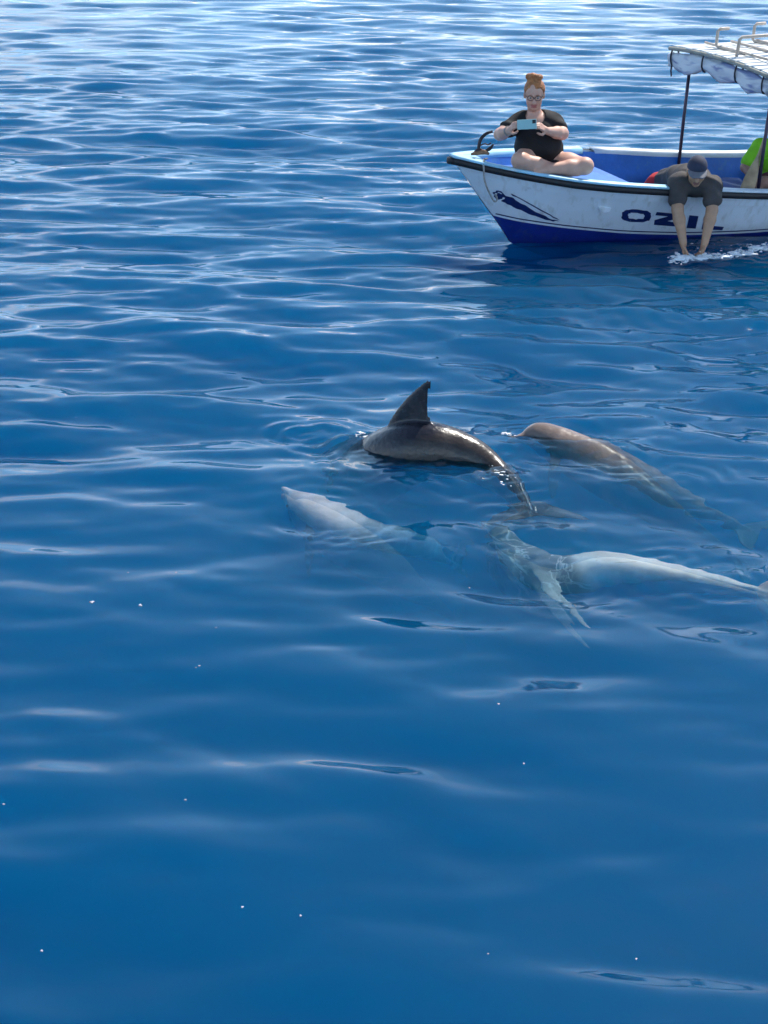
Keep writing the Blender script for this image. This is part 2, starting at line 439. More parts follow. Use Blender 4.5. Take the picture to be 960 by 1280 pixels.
def deck(name, a0, a1, drop, mat, thick=.03):
    st = np.linspace(a0, a1, 10); r_ = []
    for a in st:
        z = SH(a) - drop; b = max(.01, HN(a, max(z, ZS(a) + .02)) - .055)
        r_.append([bl(a, b, z), bl(a, b * .5, z + .008), bl(a, -b * .5, z + .008), bl(a, -b, z), bl(a, -b, z - thick), bl(a, b, z - thick)])
    return blink(name, *loft(r_), mat, smooth=False)
deck('stem_deck', -.60, -.34, -.012, 'cap_sky')
deck('bow_deck', -.30, 1.12, .10, 'inner_blue')
bh = []
z1 = SH(1.12) - .13
b_ = HN(1.12, .4) - .06
bh = [bl(1.11, b_, z1), bl(1.11, -b_, z1), bl(1.11, -HN(1.11, SOLE) + .065, SOLE), bl(1.11, HN(1.11, SOLE) - .065, SOLE)]
blink('bow_bulkhead', bh, [(0, 1, 2, 3)], 'inner_blue', smooth=False)
for a0 in (1.95, 3.2, 4.4):
    w_ = HN(a0, .33) - .07
    bo = bevel_box('bench', (.30, 2 * w_, .045), 'bench_grey', None, bev=.01)
    bo.parent = BOAT; bo.location = (a0 + .15, 0, .30)

# pixel -> (a, z) on the near side of the hull
_ga = np.linspace(-.5, 3.0, 220)
_G = []
for a in _ga:
    zt = KN(a)
    for z in np.linspace(max(ZS(a), -.05), zt, 60):
        q = to_px(B2W(a, HN(a, z), z)); _G.append((a, z, q[0], q[1]))
_G = np.array(_G)
def hull_at(px, py):
    k = int(np.argmin((_G[:, 2] - px) ** 2 + (_G[:, 3] - py) ** 2))
    return _G[k, 0], _G[k, 1]
def decal(name, poly, mat, off=.004, step=.02):
    """closed outline in photo pixels laid on the near side as a thin coat of paint"""
    az = [hull_at(*p) for p in poly]
    bm = bmesh.new()
    vs_ = [bm.verts.new((a, z, 0)) for a, z in az]
    fc = bm.faces.new(vs_)
    bmesh.ops.triangulate(bm, faces=[fc])
    for _ in range(2):
        es = [e for e in bm.edges if e.calc_length() > step]
        if not es: break
        bmesh.ops.subdivide_edges(bm, edges=es, cuts=max(1, int(max(e.calc_length() for e in es) / step / 2)), use_grid_fill=False)
        bmesh.ops.triangulate(bm, faces=list(bm.faces))
    for q in bm.verts:
        a, z, _ = q.co
        q.co = bl(a, HN(a, z) + off, z)
    bmesh.ops.recalc_face_normals(bm, faces=bm.faces)
    me = bpy.data.meshes.new(name); bm.to_mesh(me); bm.free()
    o = bpy.data.objects.new(name, me); COL.objects.link(o); o.parent = BOAT; me.materials.append(MATS[mat])
    return o
def Z1(x, y): return (540 + x / 4.3636, 150 + y / 4.3636)   # enlarged view of the bow
def dense(poly, n=6):
    o = []
    for i in range(len(poly)):
        p, q = poly[i], poly[(i + 1) % len(poly)]
        o += [(p[0] + (q[0] - p[0]) * k / n, p[1] + (q[1] - p[1]) * k / n) for k in range(n)]
    return o
# bow swoosh: comma shape with a long tail, a scroll in its eye and a thin line over it
sw = [(398, 412), (430, 420), (470, 444), (520, 474), (580, 508), (640, 536), (690, 552), (640, 548), (580, 532), (520, 508), (460, 482), (410, 458), (372, 440), (345, 428), (332, 412), (334, 394), (350, 384), (376, 386)]
decal('bow_swoosh', dense([Z1(*p) for p in sw], 3), 'decal_navy')
decal('swoosh_line', dense([Z1(*p) for p in [(424, 404), (480, 432), (560, 478), (640, 522), (695, 546), (640, 516), (560, 470), (480, 424), (428, 398)]], 3), 'decal_navy', off=.005)
def ring_px(cx, cy, r0, r1, t0, t1, sq=.85, n=22, grow=0.0):
    o = []
    for k in range(n + 1):
        t = t0 + (t1 - t0) * k / n; r = r1 + grow * k / n; o.append((cx + r * math.cos(t), cy + sq * r * math.sin(t)))
    for k in range(n, -1, -1):
        t = t0 + (t1 - t0) * k / n; r = r0 + grow * k / n; o.append((cx + r * math.cos(t), cy + sq * r * math.sin(t)))
    return o
decal('swoosh_scroll', [Z1(*p) for p in ring_px(362, 408, 30, 40, .5, 5.9)], 'hull_white', off=.0065, step=.05)
decal('swoosh_scroll', [Z1(*p) for p in ring_px(362, 408, 13, 19, 2.2, 7.2)], 'hull_white', off=.0065, step=.05)
# name on the bow
def Z2(x, y): return (540 + x / 2.2857, 20 + y / 2.2857)
def oval(cx, cy, rx, ry, rot, n=28, e=3.2):
    o = []
    for k in range(n):
        t = 2 * math.pi * k / n; c, s_ = math.cos(t), math.sin(t)
        x = rx * math.copysign(abs(c) ** (2 / e), c); y = ry * math.copysign(abs(s_) ** (2 / e), s_)
        o.append((cx + x - y * .25, cy + y + x * rot))
    return o
oo = oval(583, 571, 42, 17.5, .06); oi = oval(583, 571, 23, 8.5, .06)
n_ = len(oo)
half1 = oo[:n_ // 2 + 1] + oi[:n_ // 2 + 1][::-1]; half2 = oo[n_ // 2:] + [oo[0]] + ([oi[0]] + oi[n_ // 2:][::-1])
decal('painted_letter', [Z2(*p) for p in half1], 'decal_navy', off=.0046); decal('painted_letter', [Z2(*p) for p in half2], 'decal_navy', off=.0046)
decal('painted_letter', [Z2(*p) for p in [(640, 560), (712, 566), (709, 577), (672, 587), (700, 590), (697, 601), (632, 595), (635, 584), (674, 572), (637, 570)]], 'decal_navy', off=.0046)
decal('painted_letter', [Z2(*p) for p in [(733, 569), (759, 571), (752, 607), (726, 605)]], 'decal_navy', off=.0046)
decal('painted_letter', [Z2(*p) for p in [(776, 573), (800, 575), (795, 599), (832, 602), (829, 613), (768, 609)]], 'decal_navy', off=.0046)
# small moulded spray notch under the strake
a0, z0 = hull_at(757, 262)
nm = HN(a0, z0)
vv = [(a0 - .07, nm, z0 + .03), (a0 + .07, nm - .004, z0 + .025), (a0 + .045, nm, z0 - .03), (a0 - .04, nm, z0 - .03),
      (a0 - .055, nm + .03, z0 + .022), (a0 + .055, nm + .026, z0 + .02), (a0 + .035, nm + .022, z0 - .022), (a0 - .03, nm + .022, z0 - .022)]
blink('spray_notch', [bl(*p) for p in vv], [(4, 5, 6, 7), (0, 1, 5, 4), (1, 2, 6, 5), (2, 3, 7, 6), (3, 0, 4, 7)], 'hull_white', smooth=False)

# ---- canopy
def cl(a, n, z): return bl(a, n + CO, z)
CA, CW, CZ, CO = 2.24, .715, 1.425, -.075           # front edge, half width, height, offset to the far side
for n in (CW - .06, -CW + .06):
    for a in (CA + .05, CA + 2.3):
        v, f = tube_data([cl(a, n, SOLE), cl(a - .01, n, .8), cl(a - .01, n, CZ + .06)], .0165, 10)
        blink('canopy_pole', v, f, 'pole_metal')
rz = lambda a, n: CZ + .115 - .03 * (n / CW) ** 2 + .02 * (a - CA) * 0.5
def slab(a0, a1, n0, n1, top, thick, k=4):
    r_ = []
    for i in range(k + 1):
        a = a0 + (a1 - a0) * i / k
        nn = [n0 + (n1 - n0) * j / 4 for j in range(5)]
        r_.append([cl(a, n, rz(a, n) + top) for n in nn] + [cl(a, n, rz(a, n) + top - thick) for n in nn[::-1]])
    return loft(r_)
roof = blink('canopy_roof', *slab(CA - .12, CA + 2.5, -CW - .06, CW + .06, 0, .02), 'roof_blue', smooth=False)
nsl = 13
for i in range(nsl):
    n0 = -CW - .05 + (2 * CW + .10) * i / nsl
    wd = (2 * CW + .10) / nsl
    me = None
    blink('slat', *slab(CA - .12 + .01 * math.sin(i * 2.3), CA + 2.49, n0 + .012, n0 + wd * (.80 + .08 * math.sin(i * 1.7)), .017, .012), 'slat_white', smooth=False, parent=roof)
# edge beams
for a in (CA - .125, CA + 2.505):
    v, f = tube_data([cl(a, n, rz(a, n) - .01) for n in np.linspace(-CW - .08, CW + .08, 9)], .018, 8); blink('roof_beam', v, f, 'roof_edge', parent=roof)
for n in (-CW - .07, CW + .07):
    v, f = tube_data([cl(a, n, rz(a, n) - .01) for a in (CA - .12, CA + 1, CA + 2.5)], .018, 8); blink('roof_beam', v, f, 'roof_edge', parent=roof)
# bent pipe rails on the roof
def rail(pts, r=.0155):
    v, f = tube_data([cl(*p) for p in pts], r, 8); return blink('roof_rail', v, f, 'rail_beige')
T = .03
def roof_at(px, py):
    d = ray(px, py); q0 = B2W(0, 0, CZ + .115 + T); k = (q0 - Vector((0, 0, CAM_H))).dot(EZ) / d.dot(EZ)
    l = BM.inverted() @ (Vector((0, 0, CAM_H)) + d * k)
    return l.x, -l.y - CO
for (bx, by), hgt, run in (((895, 58), .165, .42), ((941, 50), .165, .50)):
    a0, n0 = roof_at(bx, by); z0 = rz(a0, n0) + T
    rail([(a0 + .13, n0 - .01, z0 + hgt), (a0 + .025, n0, z0 + hgt), (a0, n0, z0 + hgt - .02), (a0, n0, z0 + .02), (a0 + .01, n0 + .02, z0 + .004), (a0 + .02, n0 + run * .5, z0 + .002), (a0 + .03, n0 + run, z0)])
a0, n0 = roof_at(922, 69); z0 = rz(a0, n0) + T
rail([(a0 - .01, n0, z0 - .01), (a0, n0, z0 + .14), (a0 + .025, n0, z0 + .16), (a0 + .4, n0 - .02, z0 + .165), (a0 + 1.6, n0 - .02, z0 + .17), (a0 + 1.62, n0 - .02, z0)])
for q in (.12, .42, .72):
    rail([(a0 + q, -.55, rz(a0, 0) + T + .004), (a0 + q, .60, rz(a0, 0) + T + .004)], .012)
# rolled side curtain along the front edge, tied up with straps
m = bpy.data.materials.new('curtain'); t, n, L = nodes(m)
o_ = n('ShaderNodeOutputMaterial'); b_ = n('ShaderNodeBsdfPrincipled'); L(b_.outputs[0], o_.inputs[0]); b_.inputs['Roughness'].default_value = .5
tcn = n('ShaderNodeTexCoord'); wv = n('ShaderNodeTexNoise'); wv.inputs['Scale'].default_value = 5.5; wv.inputs['Detail'].default_value = 2; wv.inputs['Distortion'].default_value = .6
mpp = n('ShaderNodeMapping'); mpp.inputs['Scale'].default_value = (1, .5, 2.4); L(tcn.outputs['Object'], mpp.inputs['Vector']); L(mpp.outputs[0], wv.inputs['Vector'])
rp = n('ShaderNodeValToRGB'); rp.color_ramp.elements[0].position = .50; rp.color_ramp.elements[0].color = (.62, .64, .66, 1); rp.color_ramp.elements[1].position = .62; rp.color_ramp.elements[1].color = (.20, .24, .40, 1)
L(wv.outputs['Fac'], rp.inputs[0]); L(rp.outputs[0], b_.inputs['Base Color']); MATS['curtain'] = m
r_ = []
rr = np.random.default_rng(5)
nst = 70
for i in range(nst + 1):
    u = i / nst; n = -CW - .08 + (2 * CW + .16) * u
    cin = min(abs(u - k) for k in (.04, .37, .70, .96)) / .16; cin = min(1, cin)
    sag = .03 * cin + .012 * math.sin(9 * u); rad = .052 + .034 * cin
    ring = []
    for j in range(18):
        t_ = 2 * math.pi * j / 18
        wob = 1 + .16 * math.sin(3 * t_ + 11 * u) + .10 * math.sin(5 * t_ - 23 * u) + .05 * math.sin(8 * t_ + 40 * u)
        ring.append(cl(CA - .10 + .62 * rad * wob * math.cos(t_), n, rz(CA, n) - .105 - sag + 1.15 * rad * wob * math.sin(t_)))
    r_.append(ring)
cur = blink('rolled_curtain', *loft(r_), 'curtain')
for u in (.04, .37, .70, .96):
    n = -CW - .08 + (2 * CW + .16) * u
    ring = [cl(CA - .10 + .045 * math.cos(t_), n, rz(CA, n) - .085 + .088 * math.sin(t_)) for t_ in np.linspace(0, 2 * math.pi, 17)]
    v, f = tube_data(ring, .009, 6); blink('strap', v, f, 'strap_black', parent=cur)
    if u > .3 and u < .4: continue
    if u > .6: continue
    v, f = tube_data([cl(CA - .12, n, rz(CA, n) - .16), cl(CA - .13, n + .01, rz(CA, n) - .22), cl(CA - .12, n + .012, rz(CA, n) - .27)], [.010, .007], 6); blink('strap', v, f, 'strap_black', parent=cur)
# blue sheet thrown over the bench
gv, gf = [], []
for i in range(25):
    for j in range(13):
        a = 1.62 + .95 * i / 24; n = -.10 + .62 * j / 12
        z = .36 + .020 * math.sin(9 * a + 5 * n) + .018 * math.sin(17 * n - 6 * a) + .05 * math.exp(-((a - 1.95) / .25) ** 2)
        gv.append(B2W(a, n, z))
gf = [(i * 13 + j, i * 13 + j + 1, (i + 1) * 13 + j + 1, (i + 1) * 13 + j) for i in range(24) for j in range(12)]
so = link('folded_sheet', mesh('folded_sheet', gv, gf), 'tarp_blue'); sm = so.modifiers.new('t', 'SOLIDIFY'); sm.thickness = .008
tag(so, 'crumpled dark blue sheet lying over the boat bench', 'sheet')
# ------------------------------------------------------------------ dolphins
def skin_material(name, caustic_amt=0.0, caustic_col=(.7, .75, .75), rough=.34, spec=.45):
    m = bpy.data.materials.new(name); t, n, L = nodes(m)
    o = n('ShaderNodeOutputMaterial'); b = n('ShaderNodeBsdfPrincipled'); L(b.outputs[0], o.inputs[0])
    b.inputs['Roughness'].default_value = rough; b.inputs['Specular IOR Level'].default_value = spec
    a = n('ShaderNodeAttribute'); a.attribute_name = 'Col'
    tcn = n('ShaderNodeTexCoord')
    nz = n('ShaderNodeTexNoise'); nz.inputs['Scale'].default_value = 9; nz.inputs['Detail'].default_value = 7; nz.inputs['Roughness'].default_value = .6
    L(tcn.outputs['Object'], nz.inputs['Vector'])
    mr = n('ShaderNodeMapRange'); mr.inputs['From Min'].default_value = .3; mr.inputs['From Max'].default_value = .7
    mr.inputs['To Min'].default_value = .78; mr.inputs['To Max'].default_value = 1.22; L(nz.outputs['Fac'], mr.inputs['Value'])
    mu = n('ShaderNodeMix'); mu.data_type = 'RGBA'; mu.blend_type = 'MULTIPLY'; mu.inputs['Factor'].default_value = 1
    L(a.outputs['Color'], mu.inputs['A']); L(mr.outputs[0], mu.inputs['B'])
    last = mu.outputs['Result']
    # pale wavy lines in the colour, imitating curls of focused sunlight
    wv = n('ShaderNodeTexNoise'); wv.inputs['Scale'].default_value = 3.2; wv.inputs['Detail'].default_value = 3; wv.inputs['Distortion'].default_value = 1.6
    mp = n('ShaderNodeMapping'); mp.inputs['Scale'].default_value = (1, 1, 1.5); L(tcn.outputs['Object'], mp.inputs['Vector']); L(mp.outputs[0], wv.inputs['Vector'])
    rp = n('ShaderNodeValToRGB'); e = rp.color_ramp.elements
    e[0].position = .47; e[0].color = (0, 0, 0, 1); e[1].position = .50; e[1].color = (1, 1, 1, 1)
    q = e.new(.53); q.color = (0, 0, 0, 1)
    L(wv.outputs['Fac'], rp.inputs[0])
    ml = n('ShaderNodeMath'); ml.operation = 'MULTIPLY'; ml.inputs[1].default_value = caustic_amt; L(rp.outputs[0], ml.inputs[0])
    mm = n('ShaderNodeMix'); mm.data_type = 'RGBA'; L(ml.outputs[0], mm.inputs['Factor']); L(last, mm.inputs['A']); mm.inputs['B'].default_value = (*caustic_col, 1)
    L(mm.outputs['Result'], b.inputs['Base Color'])
    rn = n('ShaderNodeMapRange'); rn.inputs['From Min'].default_value = .35; rn.inputs['From Max'].default_value = .65; rn.inputs['To Min'].default_value = rough * .6; rn.inputs['To Max'].default_value = min(1, rough * 1.6); L(nz.outputs['Fac'], rn.inputs['Value']); L(rn.outputs[0], b.inputs['Roughness'])
    nb = n('ShaderNodeTexNoise'); nb.inputs['Scale'].default_value = 34; nb.inputs['Detail'].default_value = 3; L(tcn.outputs['Object'], nb.inputs['Vector'])
    bp = n('ShaderNodeBump'); bp.inputs['Strength'].default_value = .30; bp.inputs['Distance'].default_value = .01; L(nb.outputs['Fac'], bp.inputs['Height']); L(bp.outputs[0], b.inputs['Normal'])
    MATS[name] = m
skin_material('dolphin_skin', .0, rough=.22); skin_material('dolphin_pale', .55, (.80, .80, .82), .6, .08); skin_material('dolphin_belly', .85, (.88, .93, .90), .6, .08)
paint('dolphin_eye', (.01, .01, .012), rough=.15, var=0)

PROF_T = [0, .012, .035, .06, .075, .095, .13, .19, .27, .36, .46, .56, .66, .76, .86, .94, 1.0]
PROF_H = [.004, .011, .014, .018, .030, .044, .056, .069, .080, .086, .085, .076, .060, .043, .028, .017, .009]
PROF_W = [.005, .013, .016, .020, .030, .042, .054, .066, .076, .081, .079, .068, .050, .032, .018, .011, .008]
PROF_O = [-.012, -.012, -.012, -.011, -.004, .001, .002, 0, 0, 0, 0, 0, 0, .002, .003, .002, 0]   # melon sits over the beak

def fin_loft(root, span, chord_dir, thick_dir, length, c0, sweep, tip=.12, curve=1.6, th=.11, n=12, droop=0.0):
    """swept, tapering fin; returns verts, faces and centre parameter"""
    rings_ = []
    for i in range(n + 1):
        s = i / n
        c = c0 * ((1 - s) ** .75 * (1 - tip) + tip) if s < 1 else c0 * tip * .4
        off = sweep * s ** curve
        ctr = root + span * (length * s) + chord_dir * off + thick_dir * (droop * s * s)
        ring = []
        for k in range(14):
            a = 2 * math.pi * k / 14
            x = .5 * c * math.cos(a); t = .5 * th * c * math.sin(a) * (1.0 + .45 * math.cos(a + math.pi)) * (1 if s < .97 else .5)
            ring.append(ctr + chord_dir * x + thick_dir * t)
        rings_.append(ring)
    return loft(rings_)

def make_dolphin(name, pts, length_pts, up, label, mat, cols, girth=1.0, fin=True, flip=((1, .55, .25), (-1, .55, .25)), fluke_up=None, eye=True, fluke=True, wob=0.0, fin_h=.105, dorsal_t=.50):
    """pts: photo pixel + depth of the body's axis from beak tip to fluke notch; up: back direction (vector or list along the body)"""
    P = [on_zr(*p) for p in pts]
    C = catmull(P, 160)
    d = [0]
    for i in range(1, 160): d.append(d[-1] + (C[i] - C[i - 1]).length)
    L_ = d[-1]
    print(name, 'length', round(L_, 2))
    def at(t):
        s = t * L_; k = min(max(int(np.searchsorted(d, s)), 1), 159)
        u = (s - d[k - 1]) / max(d[k] - d[k - 1], 1e-6)
        return C[k - 1].lerp(C[k], u)
    ups = up if isinstance(up, list) else [up]
    def frame(t):
        T_ = (at(min(1, t + .03)) - at(max(0, t - .03))).normalized()
        q = t * (len(ups) - 1); k = min(int(q), max(len(ups) - 2, 0))
        U = Vector(ups[0]) if len(ups) == 1 else Vector(ups[k]).lerp(Vector(ups[k + 1]), q - k)
        U = (U - T_ * U.dot(T_)).normalized()
        return T_, U, T_.cross(U)
    rings_ = []; meta = []
    nT, nA = 90, 28
    for i in range(nT + 1):
        t = (i / nT) ** 1.15
        T_, U, S = frame(t); c = at(t)
        h = float(np.interp(t, PROF_T, PROF_H)) * L_ * girth; w_ = float(np.interp(t, PROF_T, PROF_W)) * L_ * girth; o = float(np.interp(t, PROF_T, PROF_O)) * L_
        ring = []
        for k in range(nA):
            a = 2 * math.pi * k / nA
            ring.append(c + U * (o + h * math.sin(a)) + S * (w_ * math.cos(a)))
            meta.append((t, math.sin(a), 0))
        rings_.append(ring)
    parts = [loft(rings_)]
    def add(vf, t, v, kind):
        parts.append(vf); meta.extend([(t, v, kind)] * len(vf[0]))
    if fin:
        t = dorsal_t; T_, U, S = frame(t); h = float(np.interp(t, PROF_T, PROF_H)) * L_ * girth
        add(fin_loft(at(t) + U * h * .72, U, T_, S, fin_h * L_ + h * .28, .145 * L_, .098 * L_, tip=.12, curve=1.75, th=.12, n=22), t, 1, 1)
    for sgn, out_, back in flip:
        vec, fl = (None, 1.0) if not isinstance(out_, tuple) else (Vector(out_), back)
        if vec is not None: out_, back = .5, .2
        t = .235 if vec is None else .30; T_, U, S = frame(t); h = float(np.interp(t, PROF_T, PROF_H)) * L_ * girth
        ln = .155 * L_ * fl
        sp = (S * sgn * out_ - U * (1 - out_) + T_ * back).normalized()
        if vec is not None: sp = vec.normalized()
        ch = (T_ - sp * T_.dot(sp)).normalized(); th_ = sp.cross(ch)
        add(fin_loft(at(t) + S * sgn * h * .70 - U * h * .45, sp, ch, th_, ln, .068 * L_, .045 * L_, tip=.22, curve=1.7, th=.16, n=14), t, .2, 2)
    if fluke:
        T_, U, S = frame(.99)
        if fluke_up is not None:
            U = Vector(fluke_up); U = (U - T_ * U.dot(T_)).normalized(); S = T_.cross(U)
        for sgn in (1, -1):
            sp = (S * sgn + T_ * .18).normalized(); ch = (T_ - sp * T_.dot(sp)).normalized(); th_ = sp.cross(ch)
            add(fin_loft(at(.985), sp, ch, th_, .135 * L_, .085 * L_, .055 * L_, tip=.12, curve=1.5, th=.14, n=14), 1, .3, 3)
    v, f = merge(*parts)
    me0 = fix_normals(mesh(name + '_src', v, f))
    tmp = bpy.data.objects.new('tmp', me0); COL.objects.link(tmp)
    rm = tmp.modifiers.new('r', 'REMESH'); rm.mode = 'VOXEL'; rm.voxel_size = .0085
    sm = tmp.modifiers.new('s', 'SMOOTH'); sm.iterations = 5; sm.factor = .5
    dg = bpy.context.evaluated_depsgraph_get()
    me = bpy.data.meshes.new_from_object(tmp.evaluated_get(dg))
    bpy.data.objects.remove(tmp); bpy.data.meshes.remove(me0)
    kd = kdtree.KDTree(len(v))
    for i, p in enumerate(v): kd.insert(p, i)
    kd.balance()
    ca = me.color_attributes.new('Col', 'FLOAT_COLOR', 'POINT')
    buf = np.ones((len(me.vertices), 4), np.float32)
    for i, vt in enumerate(me.vertices):
        _, k, _ = kd.find(vt.co)
        buf[i, :3] = cols(*meta[k])
    # soften borders between pigment areas
    E = np.empty(len(me.edges) * 2, np.int32); me.edges.foreach_get('vertices', E); E = E.reshape(-1, 2)
    for _ in range(14):
        acc = buf[:, :3].copy(); cnt = np.ones(len(buf))
        np.add.at(acc, E[:, 0], buf[E[:, 1], :3]); np.add.at(acc, E[:, 1], buf[E[:, 0], :3]); np.add.at(cnt, E[:, 0], 1); np.add.at(cnt, E[:, 1], 1)
        buf[:, :3] = acc / cnt[:, None]
    ca.data.foreach_set('color', buf.ravel())
    root = empty('dolphin', tuple(at(.4)))
    tag(root, label, 'dolphin')
    bo = link('body', me, mat, root)
    if eye:
        t = .115; T_, U, S = frame(t)
        for sgn in (1, -1):
            w_ = float(np.interp(t, PROF_T, PROF_W)) * L_ * girth
            bm = bmesh.new(); bmesh.ops.create_uvsphere(bm, u_segments=12, v_segments=8, radius=.011)
            bm.transform(Matrix.Translation(at(t) + S * sgn * w_ * .96 - U * .012 * L_))
            em = bpy.data.meshes.new('eye'); bm.to_mesh(em); bm.free()
            link('eye', em, 'dolphin_eye', root)
    return root, at, frame

def grad(back, flank, belly, fin_c, dark_band=False):
    def fn(t, v, kind):
        if kind == 1: return fin_c
        if dark_band and kind == 0 and v > .05 and abs(t - .545 + .10 * (1 - v)) < .035 + .05 * v: return tuple(1.3 * x for x in fin_c)  # darker slanting band on the upper body by the dorsal fin
        if kind in (2, 3): return tuple(.5 * (x + y) for x, y in zip(flank, fin_c))
        u = (v + 1) / 2
        if t < .06: u = min(u, .72)
        cut = .34
        if u < cut: k = u / cut; return tuple(b + (f_ - b) * k * k for b, f_ in zip(belly, flank))
        k = (u - cut) / (1 - cut); return tuple(f_ + (b - f_) * k for f_, b in zip(flank, back))
    return fn
UPZ = (0, 0, 1)
def pale(t, v, kind):
    if kind: return (.12, .11, .12)
    if t < .40: return (.92, .77, .76)
    return (.24, .21, .25) if v < .75 else (.50, .45, .47)
def rolled(t, v, kind):
    if kind == 2: return (.55, .53, .52)
    if kind: return (.80, .80, .78)
    if v > .35: return (.13, .115, .115)
    if t < .46: return (.21, .175, .165)
    return (.92, .92, .88)
make_dolphin('dolphin', [(385, 560, -.74), (425, 564, -.52), (464, 564, -.24), (518, 564, -.005), (575, 570, .0), (618, 585, -.07), (648, 611, -.115), (664, 637, -.13)], None, UPZ,
             'dark brown dolphin arching its back with dorsal fin high out of the water', 'dolphin_skin', grad((.050, .039, .033), (.075, .061, .053), (.70, .68, .65), (.018, .018, .024), True), fin_h=.092, dorsal_t=.545, girth=1.03)
make_dolphin('dolphin', [(634, 547, .01), (670, 545, .005), (722, 561, -.075), (775, 584, -.145), (830, 611, -.22), (885, 636, -.32), (940, 658, -.42)], None, UPZ,
             'brown dolphin swimming towards the boat with beak and forehead just above the surface', 'dolphin_skin', grad((.22, .165, .135), (.26, .20, .175), (.42, .38, .36), (.17, .14, .13)), girth=1.0, fin=False, flip=((1, .6, .15), (-1, .55, .2)))
make_dolphin('dolphin', [(352, 610, -.04), (378, 626, -.12), (425, 650, -.20), (480, 668, -.34), (530, 681, -.56), (575, 690, -.78)], None, (.1, -.45, .85),
             'pale dolphin fully under water beside the arching one, beak pointing away from the boat', 'dolphin_pale', pale, fin=False, flip=((1, .5, .2), (-1, .5, .2)), girth=1.1)
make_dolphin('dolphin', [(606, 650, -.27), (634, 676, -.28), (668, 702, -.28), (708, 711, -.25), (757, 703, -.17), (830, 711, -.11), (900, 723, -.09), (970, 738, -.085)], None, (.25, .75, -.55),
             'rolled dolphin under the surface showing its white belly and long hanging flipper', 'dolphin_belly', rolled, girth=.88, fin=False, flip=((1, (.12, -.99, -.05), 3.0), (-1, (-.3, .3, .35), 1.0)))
# ------------------------------------------------------------------ people
def surface_nets(Fd, org, h):
    nx, ny, nz = Fd.shape
    ins = Fd < 0
    cs = [(i, j, k) for i in (0, 1) for j in (0, 1) for k in (0, 1)]
    def sub(A, c): return A[c[0]:nx - 1 + c[0], c[1]:ny - 1 + c[1], c[2]:nz - 1 + c[2]]
    cnt = sum(sub(ins, c).astype(np.int8) for c in cs)
    act = (cnt > 0) & (cnt < 8)
    idx = np.argwhere(act)
    vid = np.full(act.shape, -1, np.int64); vid[act] = np.arange(len(idx))
    acc = np.zeros((len(idx), 3)); num = np.zeros(len(idx))
    vals = {c: Fd[idx[:, 0] + c[0], idx[:, 1] + c[1], idx[:, 2] + c[2]] for c in cs}
    for c in cs:
        for ax_ in range(3):
            if c[ax_] == 1: continue
            e = list(c); e[ax_] = 1; e = tuple(e)
            a, b = vals[c], vals[e]
            m = (a < 0) != (b < 0)
            t = np.where(m, a / np.where(m, a - b, 1), 0)
            p = np.tile(np.array(c, float), (len(idx), 1)); p[:, ax_] = t
            acc += p * m[:, None]; num += m
    V = (idx + acc / num[:, None]) * h + np.array(org)
    Q = []
    for ax_ in range(3):
        o1, o2 = [(1, 2), (2, 0), (0, 1)][ax_]
        sl = [slice(1, s - 1) for s in (nx, ny, nz)]; sl[ax_] = slice(0, (nx, ny, nz)[ax_] - 1)
        s2 = list(sl); s2[ax_] = slice(1, (nx, ny, nz)[ax_])
        A, B_ = ins[tuple(sl)], ins[tuple(s2)]
        pos = np.argwhere(A != B_); 
        if not len(pos): continue
        off = np.array([s.start for s in sl]); g = pos + off
        flip = A[tuple(pos.T)]
        def cell(d1, d2):
            q = g.copy(); q[:, o1] += d1; q[:, o2] += d2
            return vid[q[:, 0], q[:, 1], q[:, 2]]
        quad = np.stack([cell(-1, -1), cell(0, -1), cell(0, 0), cell(-1, 0)], 1)
        quad[~flip] = quad[~flip][:, ::-1]
        Q.append(quad)
    return V, np.concatenate(Q)

